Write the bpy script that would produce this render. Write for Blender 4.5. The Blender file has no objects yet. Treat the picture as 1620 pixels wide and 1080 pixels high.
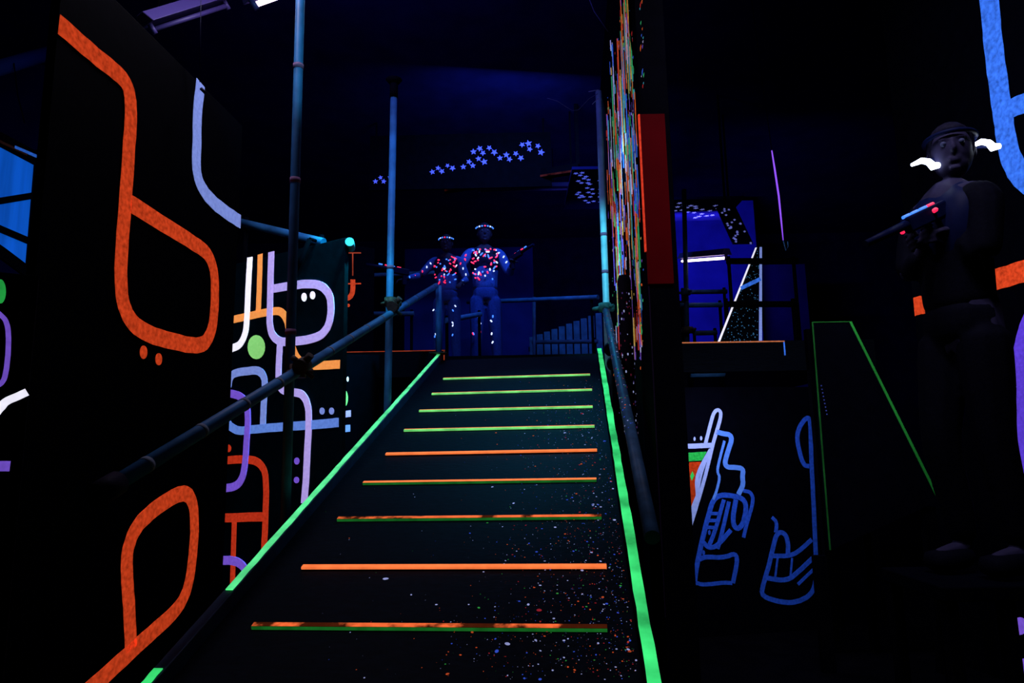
import bpy, bmesh, math, random
from mathutils import Vector, Matrix
random.seed(7)
S = bpy.context.scene
COL = S.collection
# ------------------------------------------------------------------ camera
F = 1100.0
CAM = Vector((0, 0, 1.1))
PITCH, ROLL = math.radians(8.9), math.radians(1.06)
fw = Vector((0, math.cos(PITCH), math.sin(PITCH)))
r0 = Vector((1, 0, 0)); u0 = Vector((0, -math.sin(PITCH), math.cos(PITCH)))
RR = r0 * math.cos(ROLL) - u0 * math.sin(ROLL)
UU = r0 * math.sin(ROLL) + u0 * math.cos(ROLL)
cam = bpy.data.cameras.new('camera'); co = bpy.data.objects.new('camera', cam); COL.objects.link(co)
cam.sensor_width = 36; cam.lens = 36 * F / 1620; cam.clip_start = .05; cam.clip_end = 60
m = Matrix((RR, UU, -fw)).transposed().to_4x4(); m.translation = CAM; co.matrix_world = m
S.camera = co
# ------------------------------------------------------------------ view, world, lights
S.view_settings.view_transform = 'Standard'; S.view_settings.look = 'None'
S.view_settings.exposure = 0; S.view_settings.gamma = 1
W = bpy.data.worlds.new('world'); S.world = W; W.use_nodes = True
W.node_tree.nodes['Background'].inputs[0].default_value = (.05, .06, .5, 1)
W.node_tree.nodes['Background'].inputs[1].default_value = .004
UV = (.80, .72, 1.0)
def look(o, tgt): o.rotation_euler = (Vector(tgt) - o.location).to_track_quat('-Z', 'Y').to_euler()
def area(name, loc, tgt, power, color, sx, sy, spread=180):
    l = bpy.data.lights.new(name, 'AREA'); l.shape = 'RECTANGLE'; l.size = sx; l.size_y = sy
    l.energy = power; l.color = color; l.spread = math.radians(spread)
    o = bpy.data.objects.new(name, l); COL.objects.link(o); o.location = loc; look(o, tgt); return o
def spot(name, loc, tgt, power, color, deg, blend=.6, rad=.06):
    l = bpy.data.lights.new(name, 'SPOT'); l.energy = power; l.color = color
    l.spot_size = math.radians(deg); l.spot_blend = blend; l.shadow_soft_size = rad
    o = bpy.data.objects.new(name, l); COL.objects.link(o); o.location = loc; look(o, tgt); return o

area('blacklight_left', (-1.15, 2.9, 3.75), (-1.6, 3.1, 1.4), 26, UV, 1.2, .1)
area('blacklight_ceiling_wash', (-.9, 3.6, 4.2), (-.4, 6.5, 4.9), 16, (.25, .15, 1.0), 1.2, .1)
area('right_panel_fill', (1.0, 1.7, 3.9), (2.2, 3.0, 1.4), 22, UV, 1.2, .1, 110)  # added lamp out of view, brightens the right hand panel
area('blacklight_mural', (1.14, 3.92, 1.40), (1.25, 4.15, 1.05), 2.8, UV, .35, .06)
area('blacklight_landing', (0.1, 6.2, 4.6), (-.2, 8.2, 2.4), 55, (.12, .30, 1.0), 1.2, .1)
area('blacklight_far_right', (2.1, 7.6, 3.55), (2.2, 9.9, 3.6), 34, (.18, .15, 1.0), 1.0, .1)
area('slide_edge_fill', (1.95, 3.72, 2.25), (1.9, 3.9, 1.7), .8, UV, .3, .06, 150)  # added lamp without a fixture, lets the green edges fade downward
spot('teal_spot', (.35, 5.6, 4.5), (-.02, 4.2, 1.5), 380, (.02, .55, 1.0), 34, .9)
spot('cyan_spot', (.15, 2.6, 3.6), (.70, 4.95, 2.45), 520, (.15, .75, 1.0), 20, .8)
spot('blue_pole_spot', (-.3, 2.2, 3.9), (-.80, 4.3, 2.6), 130, (.03, .40, 1.0), 30)
spot('pole_top_spot', (-.5, 2.2, 3.1), (-.95, 2.9, 3.0), 22, (.3, .8, 1.0), 50)
spot('panel_teal_spot', (-.5, 3.6, 3.4), (-1.05, 4.15, 2.15), 650, (.02, .75, .9), 30, .9)

# ------------------------------------------------------------------ pixel / plane helpers
def ray(px, py): return fw + RR * ((px - 810) / F) + UU * ((540 - py) / F)
def P(px, py, z): return CAM + ray(px, py) * z
class Plane:
    """a vertical plane through point O running along horizontal direction h; n faces the camera side"""
    def __init__(s, O, h):
        s.O = Vector(O); s.h = Vector((h[0], h[1], 0)).normalized()
        s.u = Vector((0, 0, 1)); n = Vector((s.h.y, -s.h.x, 0))
        if n.dot(CAM - s.O) < 0: n = -n
        s.n = n
    def hit(s, px, py):
        d = ray(px, py); t = (s.O - CAM).dot(s.n) / d.dot(s.n); return CAM + d * t
    def st(s, px, py):
        q = s.hit(px, py) - s.O; return Vector((q.dot(s.h), q.dot(s.u)))
    def at(s, a, b, off=0): return s.O + s.h * a + s.u * b + s.n * off
class Tilt(Plane):
    def __init__(s, O, h, u):
        s.O = Vector(O); s.h = h.normalized(); s.n = s.h.cross(u).normalized()
        if s.n.z < 0: s.n = -s.n
        s.u = s.n.cross(s.h).normalized()
        if s.u.dot(u) < 0: s.u = -s.u
def hdir(x):
    d = ray(x, 714); k = -d.z / UU.z * 1.0; d = d + UU * k; d.z = 0; return d.normalized()

# ------------------------------------------------------------------ materials
MATS = {}
def mat(name, col, rough=.6, metal=0.0, emit=None, es=0.0, noise=0.0, nscale=40, bump=0.0, worn=0.0, wscale=20, spec=.04, stretch=None):
    if name in MATS: return MATS[name]
    M = bpy.data.materials.new(name); M.use_nodes = True; nt = M.node_tree; N = nt.nodes; L = nt.links
    b = N['Principled BSDF']; b.inputs['Base Color'].default_value = (*col, 1)
    b.inputs['Roughness'].default_value = rough; b.inputs['Metallic'].default_value = metal
    b.inputs['Specular IOR Level'].default_value = spec
    if emit: b.inputs['Emission Color'].default_value = (*emit, 1); b.inputs['Emission Strength'].default_value = es
    if noise or bump or worn:
        tc = N.new('ShaderNodeTexCoord'); mp = N.new('ShaderNodeMapping'); L.new(tc.outputs['Object'], mp.inputs[0])
        if stretch: mp.inputs['Scale'].default_value = stretch
        nz = N.new('ShaderNodeTexNoise'); nz.inputs['Scale'].default_value = nscale; nz.inputs['Detail'].default_value = 6
        L.new(mp.outputs[0], nz.inputs['Vector'])
        rp = N.new('ShaderNodeMapRange'); rp.inputs[1].default_value = .3; rp.inputs[2].default_value = .7
        rp.inputs[3].default_value = 1 - noise; rp.inputs[4].default_value = 1.0 + noise * .35
        L.new(nz.outputs['Fac'], rp.inputs[0]); fac = rp.outputs[0]
        if worn:
            n2 = N.new('ShaderNodeTexNoise'); n2.inputs['Scale'].default_value = wscale; n2.inputs['Detail'].default_value = 5
            L.new(mp.outputs[0], n2.inputs['Vector'])
            r2 = N.new('ShaderNodeMapRange'); r2.inputs[1].default_value = worn - .04; r2.inputs[2].default_value = worn + .05
            r2.inputs[3].default_value = .06; r2.inputs[4].default_value = 1
            L.new(n2.outputs['Fac'], r2.inputs[0])
            mu = N.new('ShaderNodeMath'); mu.operation = 'MULTIPLY'; L.new(fac, mu.inputs[0]); L.new(r2.outputs[0], mu.inputs[1]); fac = mu.outputs[0]
        for sock, c in (('Base Color', col), ('Emission Color', emit)):
            if not c: continue
            v = N.new('ShaderNodeVectorMath'); v.operation = 'SCALE'; v.inputs[0].default_value = c
            L.new(fac, v.inputs['Scale']); L.new(v.outputs[0], b.inputs[sock])
        if bump:
            bp = N.new('ShaderNodeBump'); bp.inputs['Strength'].default_value = bump; bp.inputs['Distance'].default_value = .004
            L.new(nz.outputs['Fac'], bp.inputs['Height']); L.new(bp.outputs[0], b.inputs['Normal'])
    MATS[name] = M; return M
def fluo(name, col, e=.35, noise=.35, nscale=60, **k):
    return mat(name, tuple(min(1, c) for c in col), .8, 0, col, e, noise, nscale, .3, spec=0.0, **k)
def glow(name, col, s): return mat(name, (.2, .2, .2), .4, 0, col, s)
BLACK = mat('black_paint', (.0014, .0016, .004), .75, noise=.3, nscale=14, bump=.15, spec=.01)
PANEL = mat('black_panel_paint', (.0008, .0012, .004), .8, noise=.3, nscale=20, bump=.2, spec=.01)
WALLM = mat('dark_wall_paint', (.004, .006, .03), .85, noise=.35, nscale=5, bump=.2, spec=.01)
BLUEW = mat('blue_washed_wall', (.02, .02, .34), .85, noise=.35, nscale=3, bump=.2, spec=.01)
CEIL = mat('dark_ceiling_paint', (.006, .006, .06), .85, noise=.3, nscale=4, bump=.2, spec=.01)
FLOORM = mat('black_floor_paint', (.0018, .002, .004), .6, noise=.4, nscale=8, bump=.2, spec=.01)
PLY = mat('black_ramp_plywood', (.0022, .0045, .0085), .6, noise=.5, nscale=30, bump=.5, stretch=(1, 1, 6), spec=.02)
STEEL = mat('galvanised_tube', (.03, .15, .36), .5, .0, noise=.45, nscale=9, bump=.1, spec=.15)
STEELB = mat('spotlit_galvanised_tube', (.22, .50, .58), .45, .0, noise=.35, nscale=9, bump=.1, spec=.3)  # brightness of the cyan spot put into the base colour
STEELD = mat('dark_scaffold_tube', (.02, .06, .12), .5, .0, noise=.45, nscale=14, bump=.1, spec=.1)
CLAMP = mat('rusty_clamp_steel', (.07, .06, .05), .6, .3, noise=.5, nscale=30, bump=.4)
RUBBER = mat('black_foam_sleeve', (.006, .004, .012), .7, noise=.4, nscale=60, bump=.4)
ORANGE = fluo('fluorescent_orange_paint', (.95, .080, .018), .52, .45)
AMBER = fluo('fluorescent_amber_paint', (1.0, .34, .08), .8, .15)
RED = fluo('fluorescent_red_paint', (.85, .05, .015), .5)
PALE = fluo('fluorescent_pale_blue_paint', (.29, .40, 1.0), .55, .2)
SKY = fluo('fluorescent_blue_paint', (.05, .22, 1.0), .6, .5, 45)
WHITE = fluo('fluorescent_white_paint', (.88, .86, 1.0), 1.0, .1)
LILAC = fluo('fluorescent_lilac_paint', (.52, .40, .92), .75, .15)
VIOLET = fluo('fluorescent_violet_paint', (.25, .12, .85), .6, .2)
LIME = fluo('fluorescent_lime_paint', (.36, .95, .26), .6, .15)
GREEN = fluo('fluorescent_green_paint', (.03, .62, .10), .5, .2)
MURALB = fluo('mural_blue_paint', (.03, .15, .95), .04, .3)
TAPEG = fluo('green_edge_tape', (.05, .85, .20), .85, .6, 7)
TAPEGP = fluo('pale_green_edge_tape', (.12, .92, .32), .95, .5, 9)
TAPEO = fluo('orange_batten_tape', (1.0, .20, .05), .95, .2, 25)
TAPEOW = fluo('worn_orange_batten_tape', (1.0, .16, .04), .8, .3, 25, worn=.47, wscale=9)
TAPEGD = fluo('dull_green_batten_tape', (.01, .16, .02), .7, .4, 20)
TAPEGB = fluo('bright_green_batten_tape', (.20, .85, .20), .85, .4, 12)
DIMG = fluo('dim_green_edge_paint', (.02, .20, .03), .012, .5, 6)
DIMO = fluo('dim_orange_edge_paint', (.5, .06, .02), .55, .5, 10)
MAROON = mat('dark_red_board', (.07, .001, .003), .6, emit=(.2, .001, .004), es=.06, noise=.15, nscale=6, spec=.01)
STARM = fluo('star_sticker_blue', (.09, .13, .85), .75, .1)
STAR2 = fluo('star_sticker_violet', (.20, .22, .80), .5, .1)

# ------------------------------------------------------------------ object helpers
def link(name, me, mats, parent=None, smooth=False):
    o = bpy.data.objects.new(name, me); COL.objects.link(o)
    for x in (mats if isinstance(mats, (list, tuple)) else [mats]): me.materials.append(x)
    if parent: o.parent = parent; o.matrix_parent_inverse = parent.matrix_world.inverted()
    if smooth:
        for p in me.polygons: p.use_smooth = True
    return o
def build(name, bm, mats, parent=None, smooth=False, bevel=0):
    me = bpy.data.meshes.new(name); bmesh.ops.recalc_face_normals(bm, faces=bm.faces); bm.to_mesh(me); bm.free()
    o = link(name, me, mats, parent, smooth)
    if bevel:
        b = o.modifiers.new('bevel', 'BEVEL'); b.width = bevel; b.segments = 2; b.limit_method = 'ANGLE'
    return o
def tag(o, label=None, cat=None, group=None, kind=None):
    for k, v in (('label', label), ('category', cat), ('group', group), ('kind', kind)):
        if v: o[k] = v
    return o
def thing(name, loc, label, cat, group=None):
    o = bpy.data.objects.new(name, None); COL.objects.link(o); o.empty_display_size = .1
    o.location = loc; o.matrix_world = Matrix.Translation(Vector(loc)); return tag(o, label, cat, group)
def solid(bm, c8, mi=0):
    v = [bm.verts.new(c) for c in c8]
    for f in ((0, 1, 2, 3), (7, 6, 5, 4), (0, 4, 5, 1), (1, 5, 6, 2), (2, 6, 7, 3), (3, 7, 4, 0)):
        bm.faces.new([v[i] for i in f]).material_index = mi
def box(bm, a, b, mi=0):
    x0, y0, z0 = a; x1, y1, z1 = b
    solid(bm, [(x0, y0, z0), (x1, y0, z0), (x1, y1, z0), (x0, y1, z0), (x0, y0, z1), (x1, y0, z1), (x1, y1, z1), (x0, y1, z1)], mi)
def pbox(bm, pl, s0, s1, t0, t1, d0, d1, mi=0):
    solid(bm, [pl.at(s0, t0, d0), pl.at(s1, t0, d0), pl.at(s1, t1, d0), pl.at(s0, t1, d0),
               pl.at(s0, t0, d1), pl.at(s1, t0, d1), pl.at(s1, t1, d1), pl.at(s0, t1, d1)], mi)
def tube(bm, pts, r, n=14, mi=0, cap=True):
    pts = [Vector(p) for p in pts]; rs = r if isinstance(r, (list, tuple)) else [r] * len(pts); rings = []
    nrm = None
    for i, p in enumerate(pts):
        d = (pts[min(i + 1, len(pts) - 1)] - pts[max(i - 1, 0)]).normalized()
        if nrm is None: nrm = d.orthogonal().normalized()
        nrm = (nrm - d * nrm.dot(d)).normalized(); bt = d.cross(nrm)
        rings.append([bm.verts.new(p + (nrm * math.cos(a) + bt * math.sin(a)) * rs[i]) for a in [2 * math.pi * k / n for k in range(n)]])
    for a, b in zip(rings, rings[1:]):
        for k in range(n):
            f = bm.faces.new((a[k], a[(k + 1) % n], b[(k + 1) % n], b[k])); f.material_index = mi; f.smooth = True
    if cap:
        bm.faces.new(rings[0][::-1]).material_index = mi; bm.faces.new(rings[-1]).material_index = mi
def chaikin(p, it=2):
    for _ in range(it):
        q = [p[0]]
        for a, b in zip(p, p[1:]): q += [a * .75 + b * .25, a * .25 + b * .75]
        p = q + [p[-1]]
    return p
def stroke(bm, pl, px, w, lay=0, it=2, mi=0, t=.0016, rough=True):
    p = chaikin([pl.st(*q) for q in px], it); L, R = [], []
    for i, c in enumerate(p):
        d = (p[min(i + 1, len(p) - 1)] - p[max(i - 1, 0)])
        if d.length < 1e-9: continue
        d.normalize(); n = Vector((-d.y, d.x)); j = (random.uniform(-.02, .02) if rough else 0)
        L.append(c + n * w * (.5 + j)); R.append(c - n * w * (.5 - j))
    z0, z1 = .0004, .0012 + lay * .0012 + t
    vs = [[bm.verts.new(pl.at(q.x, q.y, z)) for q in row] for z in (z0, z1) for row in (L, R)]
    l0, rr0, l1, rr1 = vs
    for i in range(len(L) - 1):
        for q in ((l1[i], l1[i + 1], rr1[i + 1], rr1[i]), (l0[i], l0[i + 1], l1[i + 1], l1[i]), (rr0[i], rr1[i], rr1[i + 1], rr0[i + 1])):
            bm.faces.new(q).material_index = mi
    bm.faces.new((l0[0], l1[0], rr1[0], rr0[0])).material_index = mi
    bm.faces.new((l0[-1], rr0[-1], rr1[-1], l1[-1])).material_index = mi
def poly(bm, pl, px, lay=0, mi=0, st=False):
    q = [Vector(a) if st else pl.st(*a) for a in px]; z1 = .0028 + lay * .0012
    a = [bm.verts.new(pl.at(c.x, c.y, .0004)) for c in q]; b = [bm.verts.new(pl.at(c.x, c.y, z1)) for c in q]
    bm.faces.new(b).material_index = mi
    for i in range(len(q)): bm.faces.new((a[i], a[(i + 1) % len(q)], b[(i + 1) % len(q)], b[i])).material_index = mi
def dot(bm, pl, px, py, rx, ry, lay=0, n=20):
    poly(bm, pl, [(px + rx * math.cos(2 * math.pi * k / n), py + ry * math.sin(2 * math.pi * k / n)) for k in range(n)], lay)
def paint(name, mt, parent, fn, label=None):
    bm = bmesh.new(); fn(bm); o = build(name, bm, mt, parent)
    if label: o['label'] = label
    return o
def strokes(pl, parent, spec):
    """spec: (part name, label, material, [(points, width)], [dots], layer)"""
    for nm, lab, mt, sts, dts, lay in spec:
        bm = bmesh.new()
        for k, (pp, w) in enumerate(sts): stroke(bm, pl, pp, w, lay + k * .15)
        for d in dts: dot(bm, pl, *d, lay)
        o = build(nm, bm, mt, parent); o['label'] = lab

# ------------------------------------------------------------------ the room
def wallbox(name, a, b, mt):
    bm = bmesh.new(); box(bm, a, b); return tag(build(name, bm, mt), kind='structure')
ZC = 4.9
wallbox('floor', (-7, -3, -.1), (8, 12.2, 0), FLOORM)
wallbox('ceiling', (-7, -3, ZC), (8, 12.2, ZC + .1), CEIL)
wallbox('wall_left', (-7.1, -3, 0), (-7, 12.2, ZC), WALLM)
wallbox('wall_right', (8, -3, 0), (8.1, 12.2, ZC), WALLM)
wallbox('wall_front', (-7, 12.2, 0), (8, 12.3, ZC), WALLM)
wallbox('wall_back', (-7, -3.1, 0), (8, -3, ZC), WALLM)

# ------------------------------------------------------------------ the ramp
dr = ray(910, 318).normalized()
side = dr.cross(Vector((0, 0, 1))).normalized()
base = P(1021, 995, 1.90)                                  # a point of the right edge strip
TOPPL = Tilt(base, side, dr)
H = .05
SURF = Tilt(base - TOPPL.n * H, side, dr)
def rs(px, py, pl=SURF): return pl.st(px, py)
sR = TOPPL.st(1021, 995).x; sL = TOPPL.st(306, 995).x
tTop = TOPPL.st(948, 551).y; tBot = -1e9
# distance down the slope to the floor
tFloor = (0.02 - SURF.at(0, 0).z) / SURF.u.z
ramp = thing('paint_splattered_ramp', (SURF.at((sL + sR) / 2, tFloor).x, SURF.at(0, tFloor).y, 0), 'long black plywood ramp with glowing cross battens climbing to the landing', 'ramp')
DECKZ = TOPPL.at(0, tTop).z - .01
bm = bmesh.new(); pbox(bm, SURF, sL + .02, sR - .02, tFloor, tTop - .02, -.03, 0); build('ramp_board', bm, PLY, ramp)
for s_, lab in ((sL, 'left'), (sR, 'right')):
    bm = bmesh.new(); pbox(bm, SURF, s_ - .018, s_ + .018, tFloor, tTop, -.14, H - .003)
    o = build('side_board', bm, STEELD if lab == 'left' else BLACK, ramp, bevel=.003)
tape = [(TOPPL, sL, TOPPL.st(362, 932).y, tTop, .0125, TAPEGP), (TOPPL, sL, tFloor + .02, TOPPL.st(256, 1057).y, .0125, TAPEG), (TOPPL, sR, tFloor + .02, tTop, .0165, TAPEG)]
for pl, s_, t0, t1, hw, mt in tape:
    bm = bmesh.new(); n = 60; random.seed(3)
    pr = None
    for k in range(n + 1):
        t = t0 + (t1 - t0) * k / n; a = hw + random.uniform(-.002, .0015); b = hw + random.uniform(-.002, .0015)
        cur = [bm.verts.new(pl.at(s_ - a, t, -.0025)), bm.verts.new(pl.at(s_ + b, t, -.0025)), bm.verts.new(pl.at(s_ + b, t, .001)), bm.verts.new(pl.at(s_ - a, t, .001))]
        if pr:
            for i in range(4): bm.faces.new((pr[i], pr[(i + 1) % 4], cur[(i + 1) % 4], cur[i]))
        pr = cur
    build('edge_tape', bm, mt, ramp)['label'] = 'glowing green edge strip'
rows = [(398, 961, 994, 'w'), (478, 960, 899, 'o'), (535, 952, 821, 'w'), (576, 944, 763, 'x'), (612, 945, 717, 'o'),
        (641, 941, 679, 'g'), (665, 938, 648, 'g'), (685, 937, 621, 'g'), (703, 934, 597, 'g')]
for x0, x1, y, k in rows:
    a = rs(x0, y + 1); b = rs(x1, y - 1); t = rs((x0 + x1) / 2, y).y
    bm = bmesh.new(); wd = .020
    pbox(bm, SURF, a.x, b.x, t - wd / 2, t + wd / 2, 0, .0105)
    bt = build('batten', bm, BLACK, ramp, bevel=.002)
    bm = bmesh.new();     pbox(bm, SURF, a.x + .001, b.x - .001, t - (wd / 2 - .001) + (.011 if k == 'g' else 0), t + wd / 2 - .001, .0106, .0120)
    if k == 'o': pbox(bm, SURF, a.x + .001, b.x - .001, t - wd / 2 - .0016, t - wd / 2, .004, .0120)
    build('orange_tape', bm, {'w': TAPEOW, 'x': TAPEO, 'o': TAPEO, 'g': TAPEO}[k], bt)['label'] = 'glowing orange strip on top of the batten'
    if k != 'o':
        bm = bmesh.new(); pbox(bm, SURF, a.x + .001, b.x - .001, t - wd / 2 - .0016, t - wd / 2, .002 if k == 'g' else .0003, .0102)
        if k == 'g': pbox(bm, SURF, a.x + .001, b.x - .001, t - wd / 2, t - wd / 2 + .009, .0106, .0123)
        build('green_tape', bm, TAPEGB if k in 'g' else TAPEGD, bt)['label'] = 'glowing green strip on the front of the batten'
# splatter of paint drops over the right hand side of the ramp
bm = bmesh.new(); random.seed(11)
smat = [fluo('splatter_white', (.45, .5, .9), .5), fluo('splatter_orange', (.9, .12, .03), .4), fluo('splatter_blue', (.05, .12, .8), .5), fluo('splatter_green', (.05, .5, .08), .4), fluo('splatter_red', (.6, .03, .05), .35)]
cnt = 0
while cnt < 2300:
    py = random.uniform(640, 1075) if random.random() < .9 else random.uniform(600, 700); f = random.random()
    half = (py - 318) * .16
    xr = 910 + (py - 318) * .155
    px = xr - abs(random.gauss(0, .21)) * (py - 318) * 1.0
    if random.random() < .025: px = random.uniform(480, xr)
    a = rs(px, py)
    if not (sL + .03 < a.x < sR - .03): continue
    cnt += 1
    r = min(.007, .0008 * math.exp(random.gauss(0, .75))); e = random.uniform(1, 1.5); an = random.uniform(0, 3.1)
    mi = random.choices(range(5), (34, 22, 22, 8, 14))[0]; z = .0008 + random.random() * .001
    vs = []
    for k in range(8):
        q = 2 * math.pi * k / 8; u, v = r * e * math.cos(q), r * math.sin(q)
        vs.append(bm.verts.new(SURF.at(a.x + u * math.cos(an) - v * math.sin(an), a.y + u * math.sin(an) + v * math.cos(an), z)))
    c = bm.verts.new(SURF.at(a.x, a.y, z + r * .4))
    for k in range(8): bm.faces.new((vs[k], vs[(k + 1) % 8], c)).material_index = mi
o = build('paint_splatter', bm, smat, ramp); o['kind'] = 'stuff'; o['label'] = 'scattered drops of glowing paint'

# ------------------------------------------------------------------ landing decks
def floorz(z0): return z0
topL = TOPPL.at(sL, tTop); topR = TOPPL.at(sR, tTop)
bm = bmesh.new(); LX = topL.x + .03; RX = topR.x + .10
solid(bm, [(LX, topL.y + .09, DECKZ - .16), (RX, topL.y + .09, DECKZ - .16), (RX + .25, 9.7, DECKZ - .16), (LX, 9.7, DECKZ - .16), (LX, topL.y + .09, DECKZ), (RX, topL.y + .09, DECKZ), (RX + .25, 9.7, DECKZ), (LX, 9.7, DECKZ)])
deck = tag(build('landing_deck', bm, PLY), 'black raised deck at the head of the ramp', 'platform')
for x, y in ((LX + .05, topL.y + .25), (RX - .05, topL.y + .25), (LX + .05, 9.6), (RX + .15, 9.6)):
    bm = bmesh.new(); box(bm, (x - .04, y - .04, 0), (x + .04, y + .04, DECKZ - .16)); build('leg', bm, BLACK, deck)
# left deck beyond the ramp
YL = topL.y + .05
PLD = Plane((topL.x, YL, DECKZ), (1, 0, 0))
a = PLD.st(541, 555); b = PLD.st(704, 553)
ld = thing('side_deck', PLD.at((a.x + b.x) / 2, -DECKZ), 'black boarded deck left of the ramp head, orange line along its top edge', 'platform')
bm = bmesh.new(); pbox(bm, PLD, a.x - .6, b.x, b.y - .22, b.y, -1.5, 0); build('deck_board', bm, PLY, ld)
for s_ in (a.x - .5, b.x - .08):
    for d in (-.1, -1.4):
        bm = bmesh.new(); pbox(bm, PLD, s_ - .04, s_ + .04, -DECKZ, b.y - .22, d - .04, d + .04); build('leg', bm, BLACK, ld)
bm = bmesh.new(); pbox(bm, PLD, a.x, b.x, b.y - .008, b.y - .002, .0005, .004); build('edge_line', bm, DIMO, ld)['label'] = 'thin orange line'
bm = bmesh.new(); c = PLD.st(704, 578); pbox(bm, PLD, b.x - .012, b.x - .003, c.y, b.y - .013, .0005, .004); build('edge_line', bm, DIMO, ld)['label'] = 'thin orange line'
# right deck
PRD = Plane((topR.x + .4, 4.55, 0), (1, .02, 0))
a = PRD.st(1078, 541); b = PRD.st(1241, 541)
rd = thing('side_deck', PRD.at((a.x + b.x) / 2 + .3, 0), 'black deck right of the dark red post, pale orange line along its top edge', 'platform')
bm = bmesh.new(); pbox(bm, PRD, a.x - .1, b.x + .6, a.y - .2, a.y, -3.1, 0); build('deck_board', bm, PLY, rd)
for s_ in (a.x, b.x + .5):
    for d in (-.1, -3.0):
        bm = bmesh.new(); pbox(bm, PRD, s_ - .04, s_ + .04, 0, a.y - .2, d - .04, d + .04); build('leg', bm, BLACK, rd)
bm = bmesh.new(); pbox(bm, PRD, a.x, b.x, a.y - .009, a.y - .001, .0005, .004)
build('edge_line', bm, fluo('faded_orange_line', (.55, .16, .06), .7), rd)['label'] = 'thin pale orange line'
bm = bmesh.new(); c = PRD.st(1241, 562); pbox(bm, PRD, b.x - .008, b.x, c.y, a.y - .01, .0005, .004); build('edge_line', bm, SKY, rd)['label'] = 'thin blue line'
RDZ = PRD.at(0, a.y).z

# ------------------------------------------------------------------ painted panels
def panel(name, label, pl, s0, s1, z1, thick=.03, z0=0):
    t = thing(name, pl.at((s0 + s1) / 2, z0 - pl.O.z), label, 'panel')
    bm = bmesh.new(); pbox(bm, pl, s0, s1, z0 - pl.O.z, z1 - pl.O.z, -thick, 0); build('board', bm, PANEL, t, bevel=.002)
    return t
# big near left panel
PL1 = Plane(P(200, 400, 2.44), hdir(898))
z1 = PL1.hit(312, 128).z
p1 = panel('painted_panel', 'tall black panel at left with one huge orange looped letter', PL1, PL1.st(84, 120).x, PL1.st(366, 600).x, z1)
strokes(PL1, p1, [
 ('painted_letter', 'large orange looped letter', ORANGE,
  [([(93, 38), (150, 88), (186, 116), (201, 133), (207, 160), (206, 200), (201, 270), (197, 330), (192, 395), (190, 445), (194, 480), (206, 508), (230, 527), (265, 538), (310, 548), (327, 541), (337, 515), (340, 470), (339, 430), (331, 404), (315, 390), (260, 356), (206, 322)], .066)], [], 0),
 ('painted_letter', 'orange leaf shaped letter low on the panel', ORANGE,
  [([(207, 1028), (204, 960), (200, 910), (200, 872), (213, 835), (235, 812), (262, 792), (285, 780), (298, 781), (306, 800), (308, 835), (304, 885), (297, 932), (280, 965), (240, 1000), (205, 1032), (150, 1082), (90, 1138)], .062)], [], 0),
 ('painted_stroke', 'pale blue bent stroke', PALE,
  [([(317, 131), (312, 175), (311, 225), (310, 268), (315, 290), (328, 311), (350, 331), (380, 351)], .066)], [], 0),
 ('painted_dot', 'orange dot', ORANGE, [], [(226.5, 557, 5.6, 10.5)], 0),
 ('painted_dot', 'orange dot', ORANGE, [], [(250.5, 568, 5, 9.5)], 0)])
# far left low panel
PL0 = Plane(P(20, 600, 1.75), hdir(2600))
p0 = panel('painted_panel', 'black panel at the left edge of the photo with a violet loop and lime dot', PL0, PL0.st(-120, 600).x, PL0.st(47, 600).x, PL0.hit(20, 432).z)
strokes(PL0, p0, [
 ('painted_letter', 'violet loop', VIOLET, [([(-6, 492), (3, 500), (9, 506), (13, 520), (14, 545), (10, 590), (4, 606), (-8, 612)], .011)], [], 0),
 ('painted_stroke', 'violet bar', VIOLET, [([(-20, 737), (16, 737)], .025)], [], 0),
 ('painted_stroke', 'white bent stroke', WHITE, [([(-8, 655), (3, 642), (10, 634), (25, 628), (43, 620)], .019)], [], 0),
 ('painted_dot', 'lime green dot', GREEN, [], [(1, 461, 8.5, 19)], 0)])
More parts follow.
